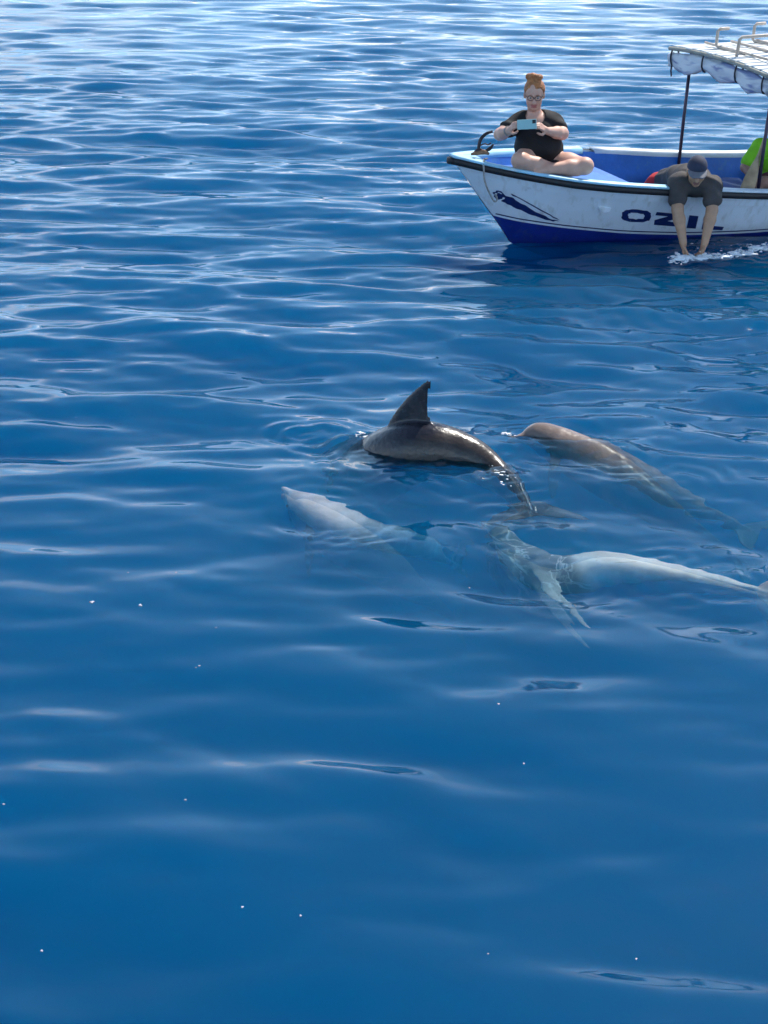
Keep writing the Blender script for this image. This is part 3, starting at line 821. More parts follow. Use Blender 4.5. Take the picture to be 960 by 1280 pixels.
class Blob:
    """smooth union of tapered capsules and ellipsoids, turned into one continuous skin"""
    def __init__(s): s.p = []
    def cap(s, p, q, r1, r2=None, k=.018, col=0): s.p.append(('c', Vector(p), Vector(q), r1, r1 if r2 is None else r2, k, col)); return s
    def ell(s, c, rad, M=None, k=.018, col=0): s.p.append(('e', Vector(c), rad, M or Matrix.Identity(3), 0, k, col)); return s
    def chain(s, pts, rads, k=.018, col=0):
        for i in range(len(pts) - 1): s.cap(pts[i], pts[i + 1], rads[i], rads[i + 1], k, col)
        return s
    def build(s, name, h, mat, parent, inflate=0.0, colours=None, clip=None, wrinkle=0.0):
        lo = Vector((1e9,) * 3); hi = -lo
        for q in s.p:
            if q[0] == 'c':
                r = max(q[3], q[4]); bs = [q[1], q[2]]
            else: r = max(q[2]); bs = [q[1]]
            for b in bs:
                for i in range(3): lo[i] = min(lo[i], b[i] - r); hi[i] = max(hi[i], b[i] + r)
        pad = inflate + 4 * h
        lo -= Vector((pad,) * 3); hi += Vector((pad,) * 3)
        n = [int((hi[i] - lo[i]) / h) + 2 for i in range(3)]
        Fd = np.full(n, 1.0, np.float32); CI = np.zeros(n, np.int16); CB = np.full(n, 1e9, np.float32)
        gx = [lo[i] + h * np.arange(n[i]) for i in range(3)]
        for q in s.p:
            k = q[5]
            if q[0] == 'c':
                r = max(q[3], q[4]); a = [min(q[1][i], q[2][i]) - r for i in range(3)]; b = [max(q[1][i], q[2][i]) + r for i in range(3)]
            else:
                r = max(q[2]); a = [q[1][i] - r for i in range(3)]; b = [q[1][i] + r for i in range(3)]
            mg = inflate + 3 * h + k + .01
            sl = tuple(slice(max(0, int((a[i] - mg - lo[i]) / h)), min(n[i], int((b[i] + mg - lo[i]) / h) + 2)) for i in range(3))
            Xg, Yg, Zg = np.meshgrid(gx[0][sl[0]], gx[1][sl[1]], gx[2][sl[2]], indexing='ij')
            if q[0] == 'c':
                p, w_ = np.array(q[1]), np.array(q[2] - q[1]); l2 = float(w_ @ w_) + 1e-9
                dx, dy, dz = Xg - p[0], Yg - p[1], Zg - p[2]
                t = np.clip((dx * w_[0] + dy * w_[1] + dz * w_[2]) / l2, 0, 1)
                D = np.sqrt((dx - t * w_[0]) ** 2 + (dy - t * w_[1]) ** 2 + (dz - t * w_[2]) ** 2) - (q[3] + (q[4] - q[3]) * t)
            else:
                M = np.array(q[3]); dx, dy, dz = Xg - q[1][0], Yg - q[1][1], Zg - q[1][2]
                l = [dx * M[0, i] + dy * M[1, i] + dz * M[2, i] for i in range(3)]
                k0 = np.sqrt(sum((l[i] / q[2][i]) ** 2 for i in range(3))); k1 = np.sqrt(sum((l[i] / q[2][i] ** 2) ** 2 for i in range(3))) + 1e-9
                D = k0 * (k0 - 1) / k1
            A = Fd[sl]
            hh = np.maximum(k - np.abs(A - D), 0) / k
            Fd[sl] = np.minimum(A, D) - hh * hh * k * .25
            nb = D < CB[sl]; CI[sl][nb] = q[6]; CB[sl][nb] = D[nb]
        Fd -= inflate
        if wrinkle:
            Xg, Yg, Zg = np.meshgrid(*gx, indexing='ij')
            Fd += (wrinkle * (np.sin(19 * Xg + 14 * Zg + 2.5 * np.sin(11 * Zg + 7 * Yg)) * np.sin(24 * Zg - 9 * Xg + 2 * np.sin(13 * Xg) + 3) + .45 * np.sin(46 * Zg + 22 * Xg + 3 * np.sin(21 * Yg + 9 * Xg)))).astype(np.float32)
        if clip is not None:
            Xg, Yg, Zg = np.meshgrid(*gx, indexing='ij')
            Fd = np.maximum(Fd, clip(Xg, Yg, Zg).astype(np.float32))
        V, Q = surface_nets(Fd, lo, h)
        me = bpy.data.meshes.new(name)
        me.vertices.add(len(V)); me.vertices.foreach_set('co', V.astype(np.float32).ravel())
        me.loops.add(len(Q) * 4); me.polygons.add(len(Q)); me.loops.foreach_set('vertex_index', Q.astype(np.int32).ravel()); me.polygons.foreach_set('loop_start', (np.arange(len(Q)) * 4).astype(np.int32))
        me.update(calc_edges=True)
        if colours:
            ii = np.clip(np.round((V - np.array(lo)) / h).astype(int), 0, np.array(n) - 1)
            ci = CI[ii[:, 0], ii[:, 1], ii[:, 2]]
            buf = np.ones((len(V), 4), np.float32); buf[:, :3] = np.array(colours, np.float32)[ci]
            ca = me.color_attributes.new('Col', 'FLOAT_COLOR', 'POINT'); ca.data.foreach_set('color', buf.ravel())
        return link(name, me, mat, parent)

paint('skin', (.5, .3, .2), rough=.5, var=.10, scale=14, vcol=True, sss=.0, bump=.05, bscale=120)
paint('cloth_black', (.006, .006, .008), rough=.85, var=.25, scale=12, bump=.3, bscale=160)
paint('cloth_shorts', (.020, .018, .022), rough=.85, var=.2, scale=12, bump=.3, bscale=160)
paint('hair_ginger', (.42, .15, .045), rough=.55, var=.45, scale=22, bump=.9, bscale=70)
paint('hair_dark', (.03, .022, .018), rough=.6, var=.3, scale=30)
paint('eye_white', (.6, .58, .55), rough=.3, var=0)
paint('eye_iris', (.03, .03, .035), rough=.2, var=0)
paint('glasses_frame', (.02, .012, .015), rough=.3, var=0)
paint('phone_case', (.28, .52, .52), rough=.3, var=.04, coat=.3)
paint('lens_black', (.01, .01, .012), rough=.1, var=0)
paint('cloth_slate', (.068, .060, .058), rough=.85, var=.2, scale=9, bump=.35, bscale=150)
paint('cloth_khaki', (.16, .13, .10), rough=.85, var=.2, scale=9, bump=.35, bscale=150)
paint('cloth_red', (.48, .02, .025), rough=.8, var=.2, scale=10)
paint('cap_navy', (.030, .036, .065), rough=.8, var=.2, scale=14, bump=.3, bscale=150)
paint('cap_visor', (.17, .17, .19), rough=.75, var=.15, scale=14)
paint('cloth_lime', (.22, .58, .015), rough=.8, var=.12, scale=8, bump=.3, bscale=120)
paint('cloth_maroon', (.09, .020, .025), rough=.85, var=.2, scale=8)
paint('wood_tan', (.44, .31, .18), rough=.65, var=.3, scale=9, bump=.2, bscale=50)
paint('rope_grey', (.36, .34, .31), rough=.9, var=.3, scale=60, bump=.6, bscale=180)
paint('iron_dark', (.035, .03, .035), rough=.55, var=.4, scale=20, metal=.4)
paint('rust', (.22, .12, .07), rough=.85, var=.4, scale=25, bump=.4, bscale=60)
paint('beard', (.05, .04, .035), rough=.8, var=.2)

def frame3(f, up):
    f = Vector(f).normalized(); up = Vector(up); r = f.cross(up).normalized(); u = r.cross(f).normalized()
    return r, f, u                                    # person's right hand is -r when seen from the front

def head(b, c, f, up, s=1.0, skin=0, lip=1, brow=2, female=True):
    """add a head with face to blob b; returns local->world mapper"""
    r, f, u = frame3(f, up)
    W = lambda x, y, z: c + (r * x + f * y + u * z) * s
    M = Matrix((r, f, u)).transposed()
    b.ell(W(0, -.012, .022), (.077 * s, .094 * s, .098 * s), M, k=.02, col=skin)      # skull
    b.ell(W(0, .022, -.045), (.062 * s, .066 * s, .075 * s), M, k=.03, col=skin)      # face and jaw
    b.ell(W(0, .062, -.098), (.026 * s, .022 * s, .020 * s), M, k=.025, col=skin)     # chin
    b.cap(W(0, .086, -.005), W(0, .106, -.040), .0085 * s, .014 * s, k=.012, col=skin) # nose
    for sg in (-1, 1):
        b.cap(W(.014 * sg, .088, .016), W(.045 * sg, .076, .014), .008 * s, .007 * s, k=.010, col=skin)   # brow ridge
        b.ell(W(.042 * sg, .062, -.035), (.022 * s, .018 * s, .020 * s), M, k=.02, col=skin)  # cheek
        b.ell(W(.079 * sg, -.005, -.012), (.010 * s, .018 * s, .030 * s), M, k=.006, col=skin)  # ear
        b.cap(W(.016 * sg, .0945, .021), W(.046 * sg, .080, .020), .0042 * s, .003 * s, k=.002, col=brow)
    b.cap(W(-.020, .080, -.066), W(.020, .080, -.066), .0065 * s, k=.004, col=lip)
    b.cap(W(-.014, .081, -.076), W(.014, .081, -.076), .0065 * s, k=.004, col=lip)
    return W
def eyes(W, parent, s=1.0):
    for sg in (-1, 1):
        for nm, rad, off, mt in (('eye', .0125, 0, 'eye_white'), ('iris', .0065, .0085, 'eye_iris')):
            bm = bmesh.new(); bmesh.ops.create_uvsphere(bm, u_segments=14, v_segments=9, radius=rad * s)
            bm.transform(Matrix.Translation(W(.030 * sg, .0745 + off, -.003)))
            me = bpy.data.meshes.new(nm); bm.to_mesh(me); bm.free()
            o = link(nm, me, mt, parent if nm == 'eye' else None)
            if nm == 'iris': o.parent = last
            else: last = o
            if nm == 'iris': o.matrix_parent_inverse = last.matrix_world.inverted(); o.matrix_parent_inverse = (parent.matrix_world @ last.matrix_parent_inverse).inverted() @ Matrix.Identity(4)
def hand(b, wrist, palm_dir, finger_dir, normal, thumb_side, s=1.0, curl=.6, col=0, spread=1.0, k=.005):
    """palm with four curled fingers and a thumb; normal = palm side"""
    d = Vector(palm_dir).normalized(); nrm = Vector(normal); nrm = (nrm - d * nrm.dot(d)).normalized(); sd = d.cross(nrm) * thumb_side
    kn = Vector(wrist) + d * .085 * s
    b.cap(wrist, Vector(wrist) + d * .03 * s, .026 * s, .027 * s, k=.015, col=col)
    for i, t in enumerate((1.05, .35, -.35, -1.0)):
        b.cap(Vector(wrist) + d * .02 * s + sd * t * .016 * s, kn + sd * t * .026 * s, .015 * s, .0125 * s, k=.010, col=col)
    fd = Vector(finger_dir).normalized()
    for i, (t, ln) in enumerate(((1.05, .066), (.35, .075), (-.35, .070), (-1.0, .056))):
        p = kn + sd * t * .026 * s * spread
        dirs = [fd, (fd + nrm * curl).normalized(), (fd * (1 - curl * .5) + nrm * 1.5 * curl).normalized()]
        for j, (dd, fr) in enumerate(zip(dirs, (.45, .32, .25))):
            q = p + dd * ln * fr * s; b.cap(p, q, (.0095 - .0008 * j) * s, (.0088 - .0008 * j) * s, k=k, col=col); p = q
    p = Vector(wrist) + d * .025 * s + sd * .022 * s
    q = p + (d * .55 + sd * .75 + nrm * .35).normalized() * .042 * s
    b.cap(p, q, .0155 * s, .012 * s, k=.010, col=col)
    e = q + (d * .9 + sd * .05 + nrm * .45).normalized() * .030 * s; b.cap(q, e, .0115 * s, .0105 * s, k=k, col=col)
    b.cap(e, e + (d * .9 - sd * .15 + nrm * .3).normalized() * .024 * s, .0105 * s, .009 * s, k=k, col=col)

# ---- woman filming from the bow
SK = (.64, .36, .26); LIP = (.45, .16, .14); BRW = (.30, .13, .06)
yb = 12.80
pel = on_y(674, 199, yb); chest = on_y(671, 161, yb + .01); neck = on_y(668.5, 144, yb - .005); hd = on_y(668, 117.5, yb - .05)
sh = [on_y(647, 153, yb), on_y(694, 153, yb)]
el = [on_y(625, 168, yb - .13), on_y(703, 167, yb - .13)]
wr = [on_y(637, 163, yb - .34), on_y(683, 163.5, yb - .34)]
hip = [on_y(662, 203, yb), on_y(690, 204, yb)]
kn_ = [on_y(650, 201, yb - .31), on_y(731, 208, yb - .24)]
an = [on_y(700, 213, yb - .25), on_y(684, 211, yb - .32)]
W0 = empty('person', (pel.x, pel.y, pel.z - .15)); tag(W0, 'person in black shirt with ginger hair bun sitting on the bow filming with a phone', 'person')
fv = Vector((-.10, -1, -.22))
wb = Blob()
tors = Blob()
tors.ell(pel + Vector((0, .02, -.01)), (.205, .150, .13), k=.06); tors.ell(pel.lerp(chest, .45) + Vector((0, -.03, 0)), (.205, .165, .15), k=.06)
tors.ell(chest + Vector((0, 0, .02)), (.185, .135, .135), k=.06); tors.ell(chest + Vector((.065, -.085, -.02)), (.085, .075, .08), k=.05); tors.ell(chest + Vector((-.065, -.085, -.02)), (.085, .075, .08), k=.05)
tors.cap(sh[0], sh[1], .058, .058, k=.06)
wb.p += tors.p
wb.cap(neck + Vector((0, .015, -.05)), hd + Vector((0, .01, -.05)), .062, .056, k=.03)
WH = head(wb, hd, fv, (0, 0, 1), 1.06)
for i in (0, 1):
    wb.chain([sh[i], sh[i].lerp(el[i], .5), el[i]], [.064, .062, .052], k=.03)
    wb.chain([el[i], el[i].lerp(wr[i], .35), wr[i]], [.052, .052, .030], k=.02)
    wb.chain([hip[i], hip[i].lerp(kn_[i], .5), kn_[i]], [.110, .100, .074], k=.04)
    wb.chain([kn_[i], kn_[i].lerp(an[i], .4), an[i]], [.070, .066, .040], k=.02)
    wb.ell(kn_[i] + Vector((0, -.02, .012)), (.066, .066, .064), k=.03); wb.ell(kn_[i].lerp(an[i], .38) + Vector((0, .01, -.012)), (.085, .058, .056), k=.03)
    toe = an[i] + Vector(((.15, -.10)[i], -.03, -.02))
    wb.chain([an[i], toe], [.040, .026], k=.02)
ph = on_y(658.5, 155.5, yb - .47)
# hands come up from the elbows and pinch the phone's short edges
for i, sg in ((0, -1), (1, 1)):
    edge = ph + Vector((sg * .080, .012, -.005))
    hand(wb, wr[i], (edge + Vector((sg * .018, .03, 0)) - wr[i]), (-sg * .55, -.55, .35), (-sg * 1.0, -.2, .1), sg, s=.98, curl=.55)
wo = wb.build('body', .0062, 'skin', W0, colours=[SK, LIP, BRW])
# shirt: trunk and short sleeves
sb = Blob(); sb.p += tors.p
for i in (0, 1): sb.cap(sh[i], sh[i].lerp(el[i], .52), .062, .066, k=.03)
sb.cap(sh[0].lerp(neck, .35), sh[1].lerp(neck, .35), .05, .05, k=.05)
nz_ = neck
clipw = lambda X, Y, Z: np.maximum((pel.z - .09) - Z, .085 - np.sqrt((X - nz_.x) ** 2 + ((Y - (nz_.y - .05)) * .8) ** 2 + ((Z - (nz_.z + .0)) * .9) ** 2))
sb.build('shirt', .0075, 'cloth_black', W0, inflate=.011, clip=clipw, wrinkle=.0065)
hb = Blob(); hb.ell(pel + Vector((0, .02, -.03)), (.205, .150, .12), k=.05)
for i in (0, 1): hb.chain([hip[i], hip[i].lerp(kn_[i], (.42, .30)[i])], [.114, .108], k=.05)
hb.build('shorts', .009, 'cloth_shorts', W0, inflate=.012, clip=lambda X, Y, Z: Z - (pel.z + .02), wrinkle=.002)
# hair pulled up into a bun
hr = Blob(); r_, f_, u_ = frame3(fv, (0, 0, 1)); HM = Matrix((r_, f_, u_)).transposed()
hr.ell(WH(0, -.018, .030), (.092, .104, .104), HM); hr.ell(WH(0, -.075, .02), (.07, .05, .08), HM)
hr.ell(WH(.010, -.02, .124), (.056, .052, .040), HM, k=.03); hr.ell(WH(.046, -.03, .132), (.034, .034, .028), HM, k=.012); hr.ell(WH(-.032, -.01, .136), (.034, .032, .026), HM, k=.012); hr.ell(WH(.014, .0, .156), (.028, .028, .020), HM, k=.010)
def hair_clip(X, Y, Z):
    dx, dy, dz = X - hd.x, Y - hd.y, Z - hd.z
    fy = (dx * f_.x + dy * f_.y + dz * f_.z); uz = (dx * u_.x + dy * u_.y + dz * u_.z)
    return np.minimum(fy - .045 + np.maximum(0, .062 - uz) * .9, .082 - uz) if False else np.where(uz > .068, -1.0, fy - .048 + np.maximum(0, .06 - uz) * .75)
hr.build('hair', .0055, 'hair_ginger', W0, clip=hair_clip, wrinkle=.0035)
eyes(WH, W0, 1.06)
gv = []
for sg in (-1, 1):
    rim = [WH(.031 * sg + .026 * math.cos(t) , .098 - .010 * abs(.031 * sg + .026 * math.cos(t)) / .05, -.004 + .019 * math.sin(t)) for t in np.linspace(0, 2 * math.pi, 21)]
    gv.append(tube_data(rim, .0030, 6)); gv.append(tube_data([WH(.056 * sg, .088, .002), WH(.080 * sg, .04, .004), WH(.083 * sg, -.01, .004)], .0028, 6))
gv.append(tube_data([WH(-.007, .1, 0), WH(0, .102, .003), WH(.007, .1, 0)], .003, 6))
v, f = merge(*gv); link('glasses', fix_normals(mesh('glasses', v, f)), 'glasses_frame', W0)
# watch strap
wd = (wr[0] - el[0]).normalized(); wc = wr[0] - wd * .03; a1 = wd.orthogonal().normalized(); a2 = wd.cross(a1)
v, f = tube_data([wc + (a1 * math.cos(t) + a2 * math.sin(t)) * .036 for t in np.linspace(0, 2 * math.pi, 19)], .008, 6); link('bracelet', fix_normals(mesh('bracelet', v, f)), 'rope_grey', W0)
# phone
pm = Matrix.Translation(ph) @ Matrix.Rotation(R(-3), 4, 'Y') @ Matrix.Rotation(R(-14), 4, 'X')
PH = empty('phone', tuple(ph)); tag(PH, 'pale teal phone held sideways by the ginger haired person', 'phone')
bevel_box('case', (.166, .010, .082), 'phone_case', PH, pm, bev=.004, seg=3)
bevel_box('camera_bump', (.030, .004, .030), 'lens_black', PH, pm @ Matrix.Translation((.062, -.0062, .020)), bev=.002)
bevel_box('screen', (.156, .0016, .074), 'lens_black', PH, pm @ Matrix.Translation((0, .0056, 0)), bev=.0006)

# ---- man leaning over the side
SM = (.50, .28, .17)
msh = [on_y(847, 228, 12.60), on_y(891, 231, 12.58)]
mch = on_y(868, 226, 12.68); mpe = on_y(834, 229, 13.02)
mel = [on_y(847, 262, 12.47), on_y(890, 263, 12.46)]
mwr = [on_y(854, 303, 12.36), on_y(881, 303, 12.36)]
mhd = on_y(871, 214, 12.50)
M0 = empty('person', (mpe.x, mpe.y, .13)); tag(M0, 'person in dark shirt and cap leaning overboard with both hands in the water', 'person')
mt_ = Blob()
ax_ = (mch - mpe).normalized()
mt_.chain([mpe, mpe.lerp(mch, .5), mch], [.125, .135, .130], k=.05); mt_.cap(msh[0], msh[1], .066, .066, k=.06)
mt_.ell(mch + Vector((-.02, .06, .0)), (.17, .13, .10), k=.06)
mb = Blob(); mb.p += mt_.p
mb.cap(mch + Vector((.0, -.03, .05)), mhd + Vector((0, .05, -.04)), .060, .056, k=.03)
mf = Vector((-.10, -.93, -.34))
MH = head(mb, mhd, mf, (0, -.2, 1), 1.0)
for i in (0, 1):
    mb.chain([msh[i], msh[i].lerp(mel[i], .45), mel[i]], [.064, .061, .051], k=.03)
    mb.chain([mel[i], mel[i].lerp(mwr[i], .3), mwr[i]], [.050, .052, .032], k=.02)
hand(mb, mwr[0], (.14, -.02, -1), (.45, -.05, -.8), (.9, -.2, 0), 1, s=1.0, curl=.5)
hand(mb, mwr[1], (-.28, -.05, -1), (-.6, -.05, -.7), (-.9, -.25, 0), -1, s=1.0, curl=.5)
for sg, kx in ((-1, -.12), (1, .12)):
    h_ = mpe + Vector((kx * .6, .05, -.02)); k_ = Vector((mpe.x + kx - .12, mpe.y + .05, .24)); a_ = k_ + Vector((-.36, .16, -.06))
    mb.chain([h_, h_.lerp(k_, .5), k_], [.095, .085, .062], k=.04); mb.chain([k_, k_.lerp(a_, .4), a_], [.058, .056, .038], k=.02); mb.cap(a_, a_ + Vector((-.12, .04, .0)), .036, .026, k=.02)
mb.build('body', .0064, 'skin', M0, colours=[SM, (.30, .14, .12), (.05, .035, .03)])
ts = Blob(); ts.p += mt_.p
for i in (0, 1): ts.cap(msh[i], msh[i].lerp(mel[i], .60), .066, .066, k=.04)
ts.build('shirt', .0075, 'cloth_slate', M0, inflate=.013, wrinkle=.007, clip=lambda X, Y, Z: np.maximum(.072 - np.sqrt((X - mhd.x) ** 2 + (Y - mhd.y - .02) ** 2 + (Z - mhd.z + .02) ** 2) , -((X - mpe.x) * ax_.x + (Y - mpe.y) * ax_.y + (Z - mpe.z) * ax_.z) - .02))
tsh = Blob(); tsh.cap(mpe - Vector((0, 0, .04)), mpe - ax_ * .08 - Vector((0, 0, .05)), .115, .105, k=.04)
for kx in (-.12, .12):
    h_ = mpe + Vector((kx * .6, .05, -.02)); k_ = Vector((mpe.x + kx - .12, mpe.y + .05, .24)); tsh.cap(h_, h_.lerp(k_, .7), .10, .095, k=.04)
tsh.build('shorts', .009, 'cloth_red', M0, inflate=.012, wrinkle=.003)
# cap: crown, visor, button
r_, f_, u_ = frame3(mf, (0, -.2, 1)); CM = Matrix((r_, f_, u_)).transposed()
cb = Blob(); cb.ell(MH(0, -.010, .040), (.088, .104, .096), CM)
def cap_clip(X, Y, Z):
    dx, dy, dz = X - mhd.x, Y - mhd.y, Z - mhd.z
    fy = dx * f_.x + dy * f_.y + dz * f_.z; uz = dx * u_.x + dy * u_.y + dz * u_.z
    return .030 + .12 * fy - uz
crown = cb.build('cap', .0062, 'cap_navy', M0, clip=cap_clip)
vr = []
for i in range(9):
    y_ = i / 8
    row_t, row_b = [], []
    for j in range(13):
        x_ = -1 + 2 * j / 12
        hw = .082 * math.sqrt(max(.02, 1 - (y_ * .92) ** 2.4)); yy = .070 + .085 * y_ - .030 * x_ * x_ * (1 - y_); zz = .044 - .020 * y_ - .020 * (x_ * hw / .08) ** 2 + .01 * (1 - y_)
        row_t.append(MH(x_ * hw, yy, zz)); row_b.append(MH(x_ * hw, yy, zz - .005))
    vr.append(row_t + row_b[::-1])
v, f = loft(vr); vo = link('visor', fix_normals(mesh('visor', v, f)), 'cap_visor', M0)
eyes(MH, M0)

# ---- third person under the canopy
G0 = empty('person', (0, 0, 0)); 
gsh = [on_y(951, 184, 13.70), on_y(1001, 184, 13.80)]
gch = on_y(976, 198, 13.76); gpe = on_y(976, 224, 13.76); ghd = on_y(972, 148, 13.66)
G0.location = (gpe.x, gpe.y, gpe.z - .13); G0.matrix_world = Matrix.Translation(G0.location)
tag(G0, 'person in a bright lime green shirt seated behind the canopy pole', 'person')
SG = (.36, .19, .13)
gt = Blob(); gt.ell(gpe, (.17, .13, .12), k=.06); gt.ell(gpe.lerp(gch, .5), (.175, .135, .16), k=.06); gt.ell(gch, (.185, .13, .14), k=.06); gt.cap(gsh[0], gsh[1], .062, k=.05)
gb = Blob(); gb.p += gt.p
gb.cap(gch + Vector((0, -.01, .10)), ghd, .058, .054, k=.03); GH = head(gb, ghd, (-.35, -.9, -.15), (0, 0, 1))
gel = [on_y(932, 209, 13.62), on_y(1026, 212, 13.7)]; gwr = [on_y(942, 224, 13.44), on_y(1000, 226, 13.44)]
gk = [on_y(956, 229, 13.38), on_y(1000, 230, 13.42)]
for i in (0, 1):
    gb.chain([gsh[i], gel[i]], [.06, .048], k=.03); gb.chain([gel[i], gwr[i]], [.047, .03], k=.02)
    hand(gb, gwr[i], (.15 * (1 - 2 * i), -.8, -.35), (.15, -.9, -.3), (0, -.3, -1), (1 - 2 * i), curl=.3)
    hp = gpe + Vector(((i - .5) * .2, 0, -.03)); gb.chain([hp, gk[i]], [.09, .066], k=.04)
    an_ = Vector((gk[i].x, gk[i].y + .06, .20)); gb.chain([gk[i], an_], [.06, .04], k=.02); gb.cap(an_, an_ + Vector((0, -.14, -.03)), .038, .028, k=.02)
gb.build('body', .0075, 'skin', G0, colours=[SG, (.28, .12, .1), (.04, .03, .02)])
gs_ = Blob(); gs_.p += gt.p
for i in (0, 1): gs_.cap(gsh[i], gsh[i].lerp(gel[i], .72), .068, .070, k=.04)
gs_.build('shirt', .0095, 'cloth_lime', G0, inflate=.015, wrinkle=.004, clip=lambda X, Y, Z: np.maximum(gpe.z - .06 - Z, .075 - np.sqrt((X - ghd.x) ** 2 + (Y - ghd.y - .05) ** 2 + (Z - ghd.z + .13) ** 2)))
gp = Blob(); gp.ell(gpe + Vector((0, 0, -.03)), (.17, .13, .10), k=.05)
for i in (0, 1): hp = gpe + Vector(((i - .5) * .2, 0, -.03)); gp.cap(hp, hp.lerp(gk[i], .8), .094, .08, k=.04)
gp.build('shorts', .010, 'cloth_maroon', G0, inflate=.012, wrinkle=.003)
hg = Blob(); r_, f_, u_ = frame3((-.35, -.9, -.15), (0, 0, 1)); hg.ell(GH(0, -.02, .035), (.084, .098, .096), Matrix((r_, f_, u_)).transposed())
gf_ = f_.copy(); gu_ = u_.copy()
hg.build('hair', .008, 'hair_dark', G0, clip=lambda X, Y, Z: ((X - ghd.x) * gf_.x + (Y - ghd.y) * gf_.y + (Z - ghd.z) * gf_.z) - .04 + np.maximum(0, .06 - ((X - ghd.x) * gu_.x + (Y - ghd.y) * gu_.y + (Z - ghd.z) * gu_.z)) * .8)
eyes(GH, G0)

# ------------------------------------------------------------------ loose gear
# paddle leaning beside the pole
pa, pb = on_y(933, 239, 13.16), on_y(948, 196, 13.24)
pd = (pb - pa); plen = pd.length; pu = pd.normalized(); ps = Vector((1, .1, 0)); ps = (ps - pu * ps.dot(pu)).normalized(); pt = pu.cross(ps)
rg = []
for s_, hw, th in ((-.22, .060, .008), (0, .068, .010), (.12, .064, .011), (.22, .045, .013), (.30, .024, .014), (.36, .016, .014), (.75, .015, .014), (.78, .012, .012)):
    c = pa + pu * s_
    rg.append([c + ps * hw * math.cos(t) + pt * th * math.sin(t) for t in np.linspace(0, 2 * math.pi, 17)[:-1]])
v, f = loft(rg); tag(link('paddle', fix_normals(mesh('paddle', v, f)), 'wood_tan'), 'tan wooden paddle standing blade down beside the canopy pole', 'paddle')
# anchor on the bow
A0 = B2W(-.20, .07, SH(-.2) + .015)
AN = empty('anchor', tuple(A0)); tag(AN, 'small dark anchor with curved shank lying on the bow', 'anchor')
def Apx(x, y, dy=0): return on_y(x, y, A0.y + dy)
v, f = tube_data([Apx(600, 193), Apx(598.5, 184), Apx(601, 174), Apx(608, 167), Apx(616, 164.5)], [.013, .015, .016, .014, .011], 8, 24); link('shank', fix_normals(mesh('shank', v, f)), 'iron_dark', AN)
v, f = tube_data([Apx(589, 193, -.02), Apx(596, 191), Apx(604, 190), Apx(611, 192, -.03)], [.010, .022, .024, .012], 8, 14); link('crown', fix_normals(mesh('crown', v, f)), 'rust', AN)
for p1, p2, p3 in (((590, 193), (597, 188), (602, 186)), ((604, 190), (612, 186), (617, 180))):
    v, f = tube_data([Apx(*p1), Apx(*p2), Apx(*p3)], [.008, .018, .006], 8, 10); link('fluke', fix_normals(mesh('fluke', v, f)), 'iron_dark', AN)
v, f = tube_data([Apx(600, 182), Apx(606, 179.5), Apx(610, 181), Apx(614, 178.5)], .006, 6, 14); link('chain_end', fix_normals(mesh('chain_end', v, f)), 'iron_dark', AN)
# mooring line over the bow
def Rp(x, y, off=.05):
    a, z = hull_at(x, y); return B2W(a, HN(a, z) + off, z)
top = B2W(-.42, HB(-.42) + .045, SH(-.42) - .03)
pts = [B2W(-.30, .05, SH(-.3) + .03), B2W(-.40, HB(-.4) - .02, SH(-.4) + .035), top, top + Vector((.01, -.01, -.10)), top + Vector((.05, 0, -.20)), top + Vector((.10, .01, -.285)), top + Vector((.125, .01, -.27)), top + Vector((.11, .0, -.22))]
v, f = tube_data(pts, .0085, 7, 50); tag(link('mooring_rope', fix_normals(mesh('mooring_rope', v, f)), 'rope_grey'), 'short grey mooring rope hanging over the bow rail', 'rope')
# ------------------------------------------------------------------ foam, splash and flecks
paint('foam', (.86, .89, .90), rough=.6, var=.06, scale=40, bump=.4, bscale=90)
def foam_patch(name, label, path, width, count, size, seed, lift=.0, h=.006):
    rr = np.random.default_rng(seed); b = Blob()
    for _ in range(count):
        u = rr.random() * (len(path) - 1); k = int(u); t = u - k
        px_ = path[k][0] * (1 - t) + path[k + 1][0] * t + rr.normal(0, width); py_ = path[k][1] * (1 - t) + path[k + 1][1] * t + rr.normal(0, width * .28)
        q = on_z(px_, py_); s_ = size * math.exp(rr.normal(0, .5))
        z = water_z(q.x, q.y) + lift * abs(rr.normal())
        b.ell((q.x, q.y, z), (s_ * rr.uniform(.9, 2.6), s_ * rr.uniform(.7, 1.5), s_ * rr.uniform(.3, .6)), k=.004)
    o = b.build(name, h, 'foam', None)
    return tag(o, label, kind='stuff')
Z = rings(Z); EXTRA_RIPPLES = []
foam_patch('splash', 'white splash round the hands of the leaning person', [(842, 323), (858, 323), (885, 321), (905, 322), (930, 318), (962, 312)], 5.5, 800, .0068, 1, lift=.014, h=.004)
foam_patch('splash_droplets', 'spray droplets thrown up beside the boat', [(842, 320), (880, 316), (925, 312), (960, 308)], 9, 90, .0035, 2, lift=.045, h=.003)
foam_patch('foam', 'thin white foam and glint streaks along the arching back', [(600, 574), (613, 582), (628, 600), (640, 615)], 4.0, 44, .0030, 3, lift=.001, h=.0026)  # white bits, partly foam, partly added in place of glints on the tail
foam_patch('foam', 'thin white foam by the head of the arching dolphin', [(448, 545), (460, 549)], 4.0, 40, .0026, 4, lift=.002, h=.0026)
foam_patch('foam', 'white ripple at the beak breaking the surface', [(630, 543), (640, 545)], 4.0, 46, .0028, 5, lift=.002, h=.0026)
paint('fleck', (.42, .46, .50), rough=.4, var=.05)
rr = np.random.default_rng(9)
fm = []
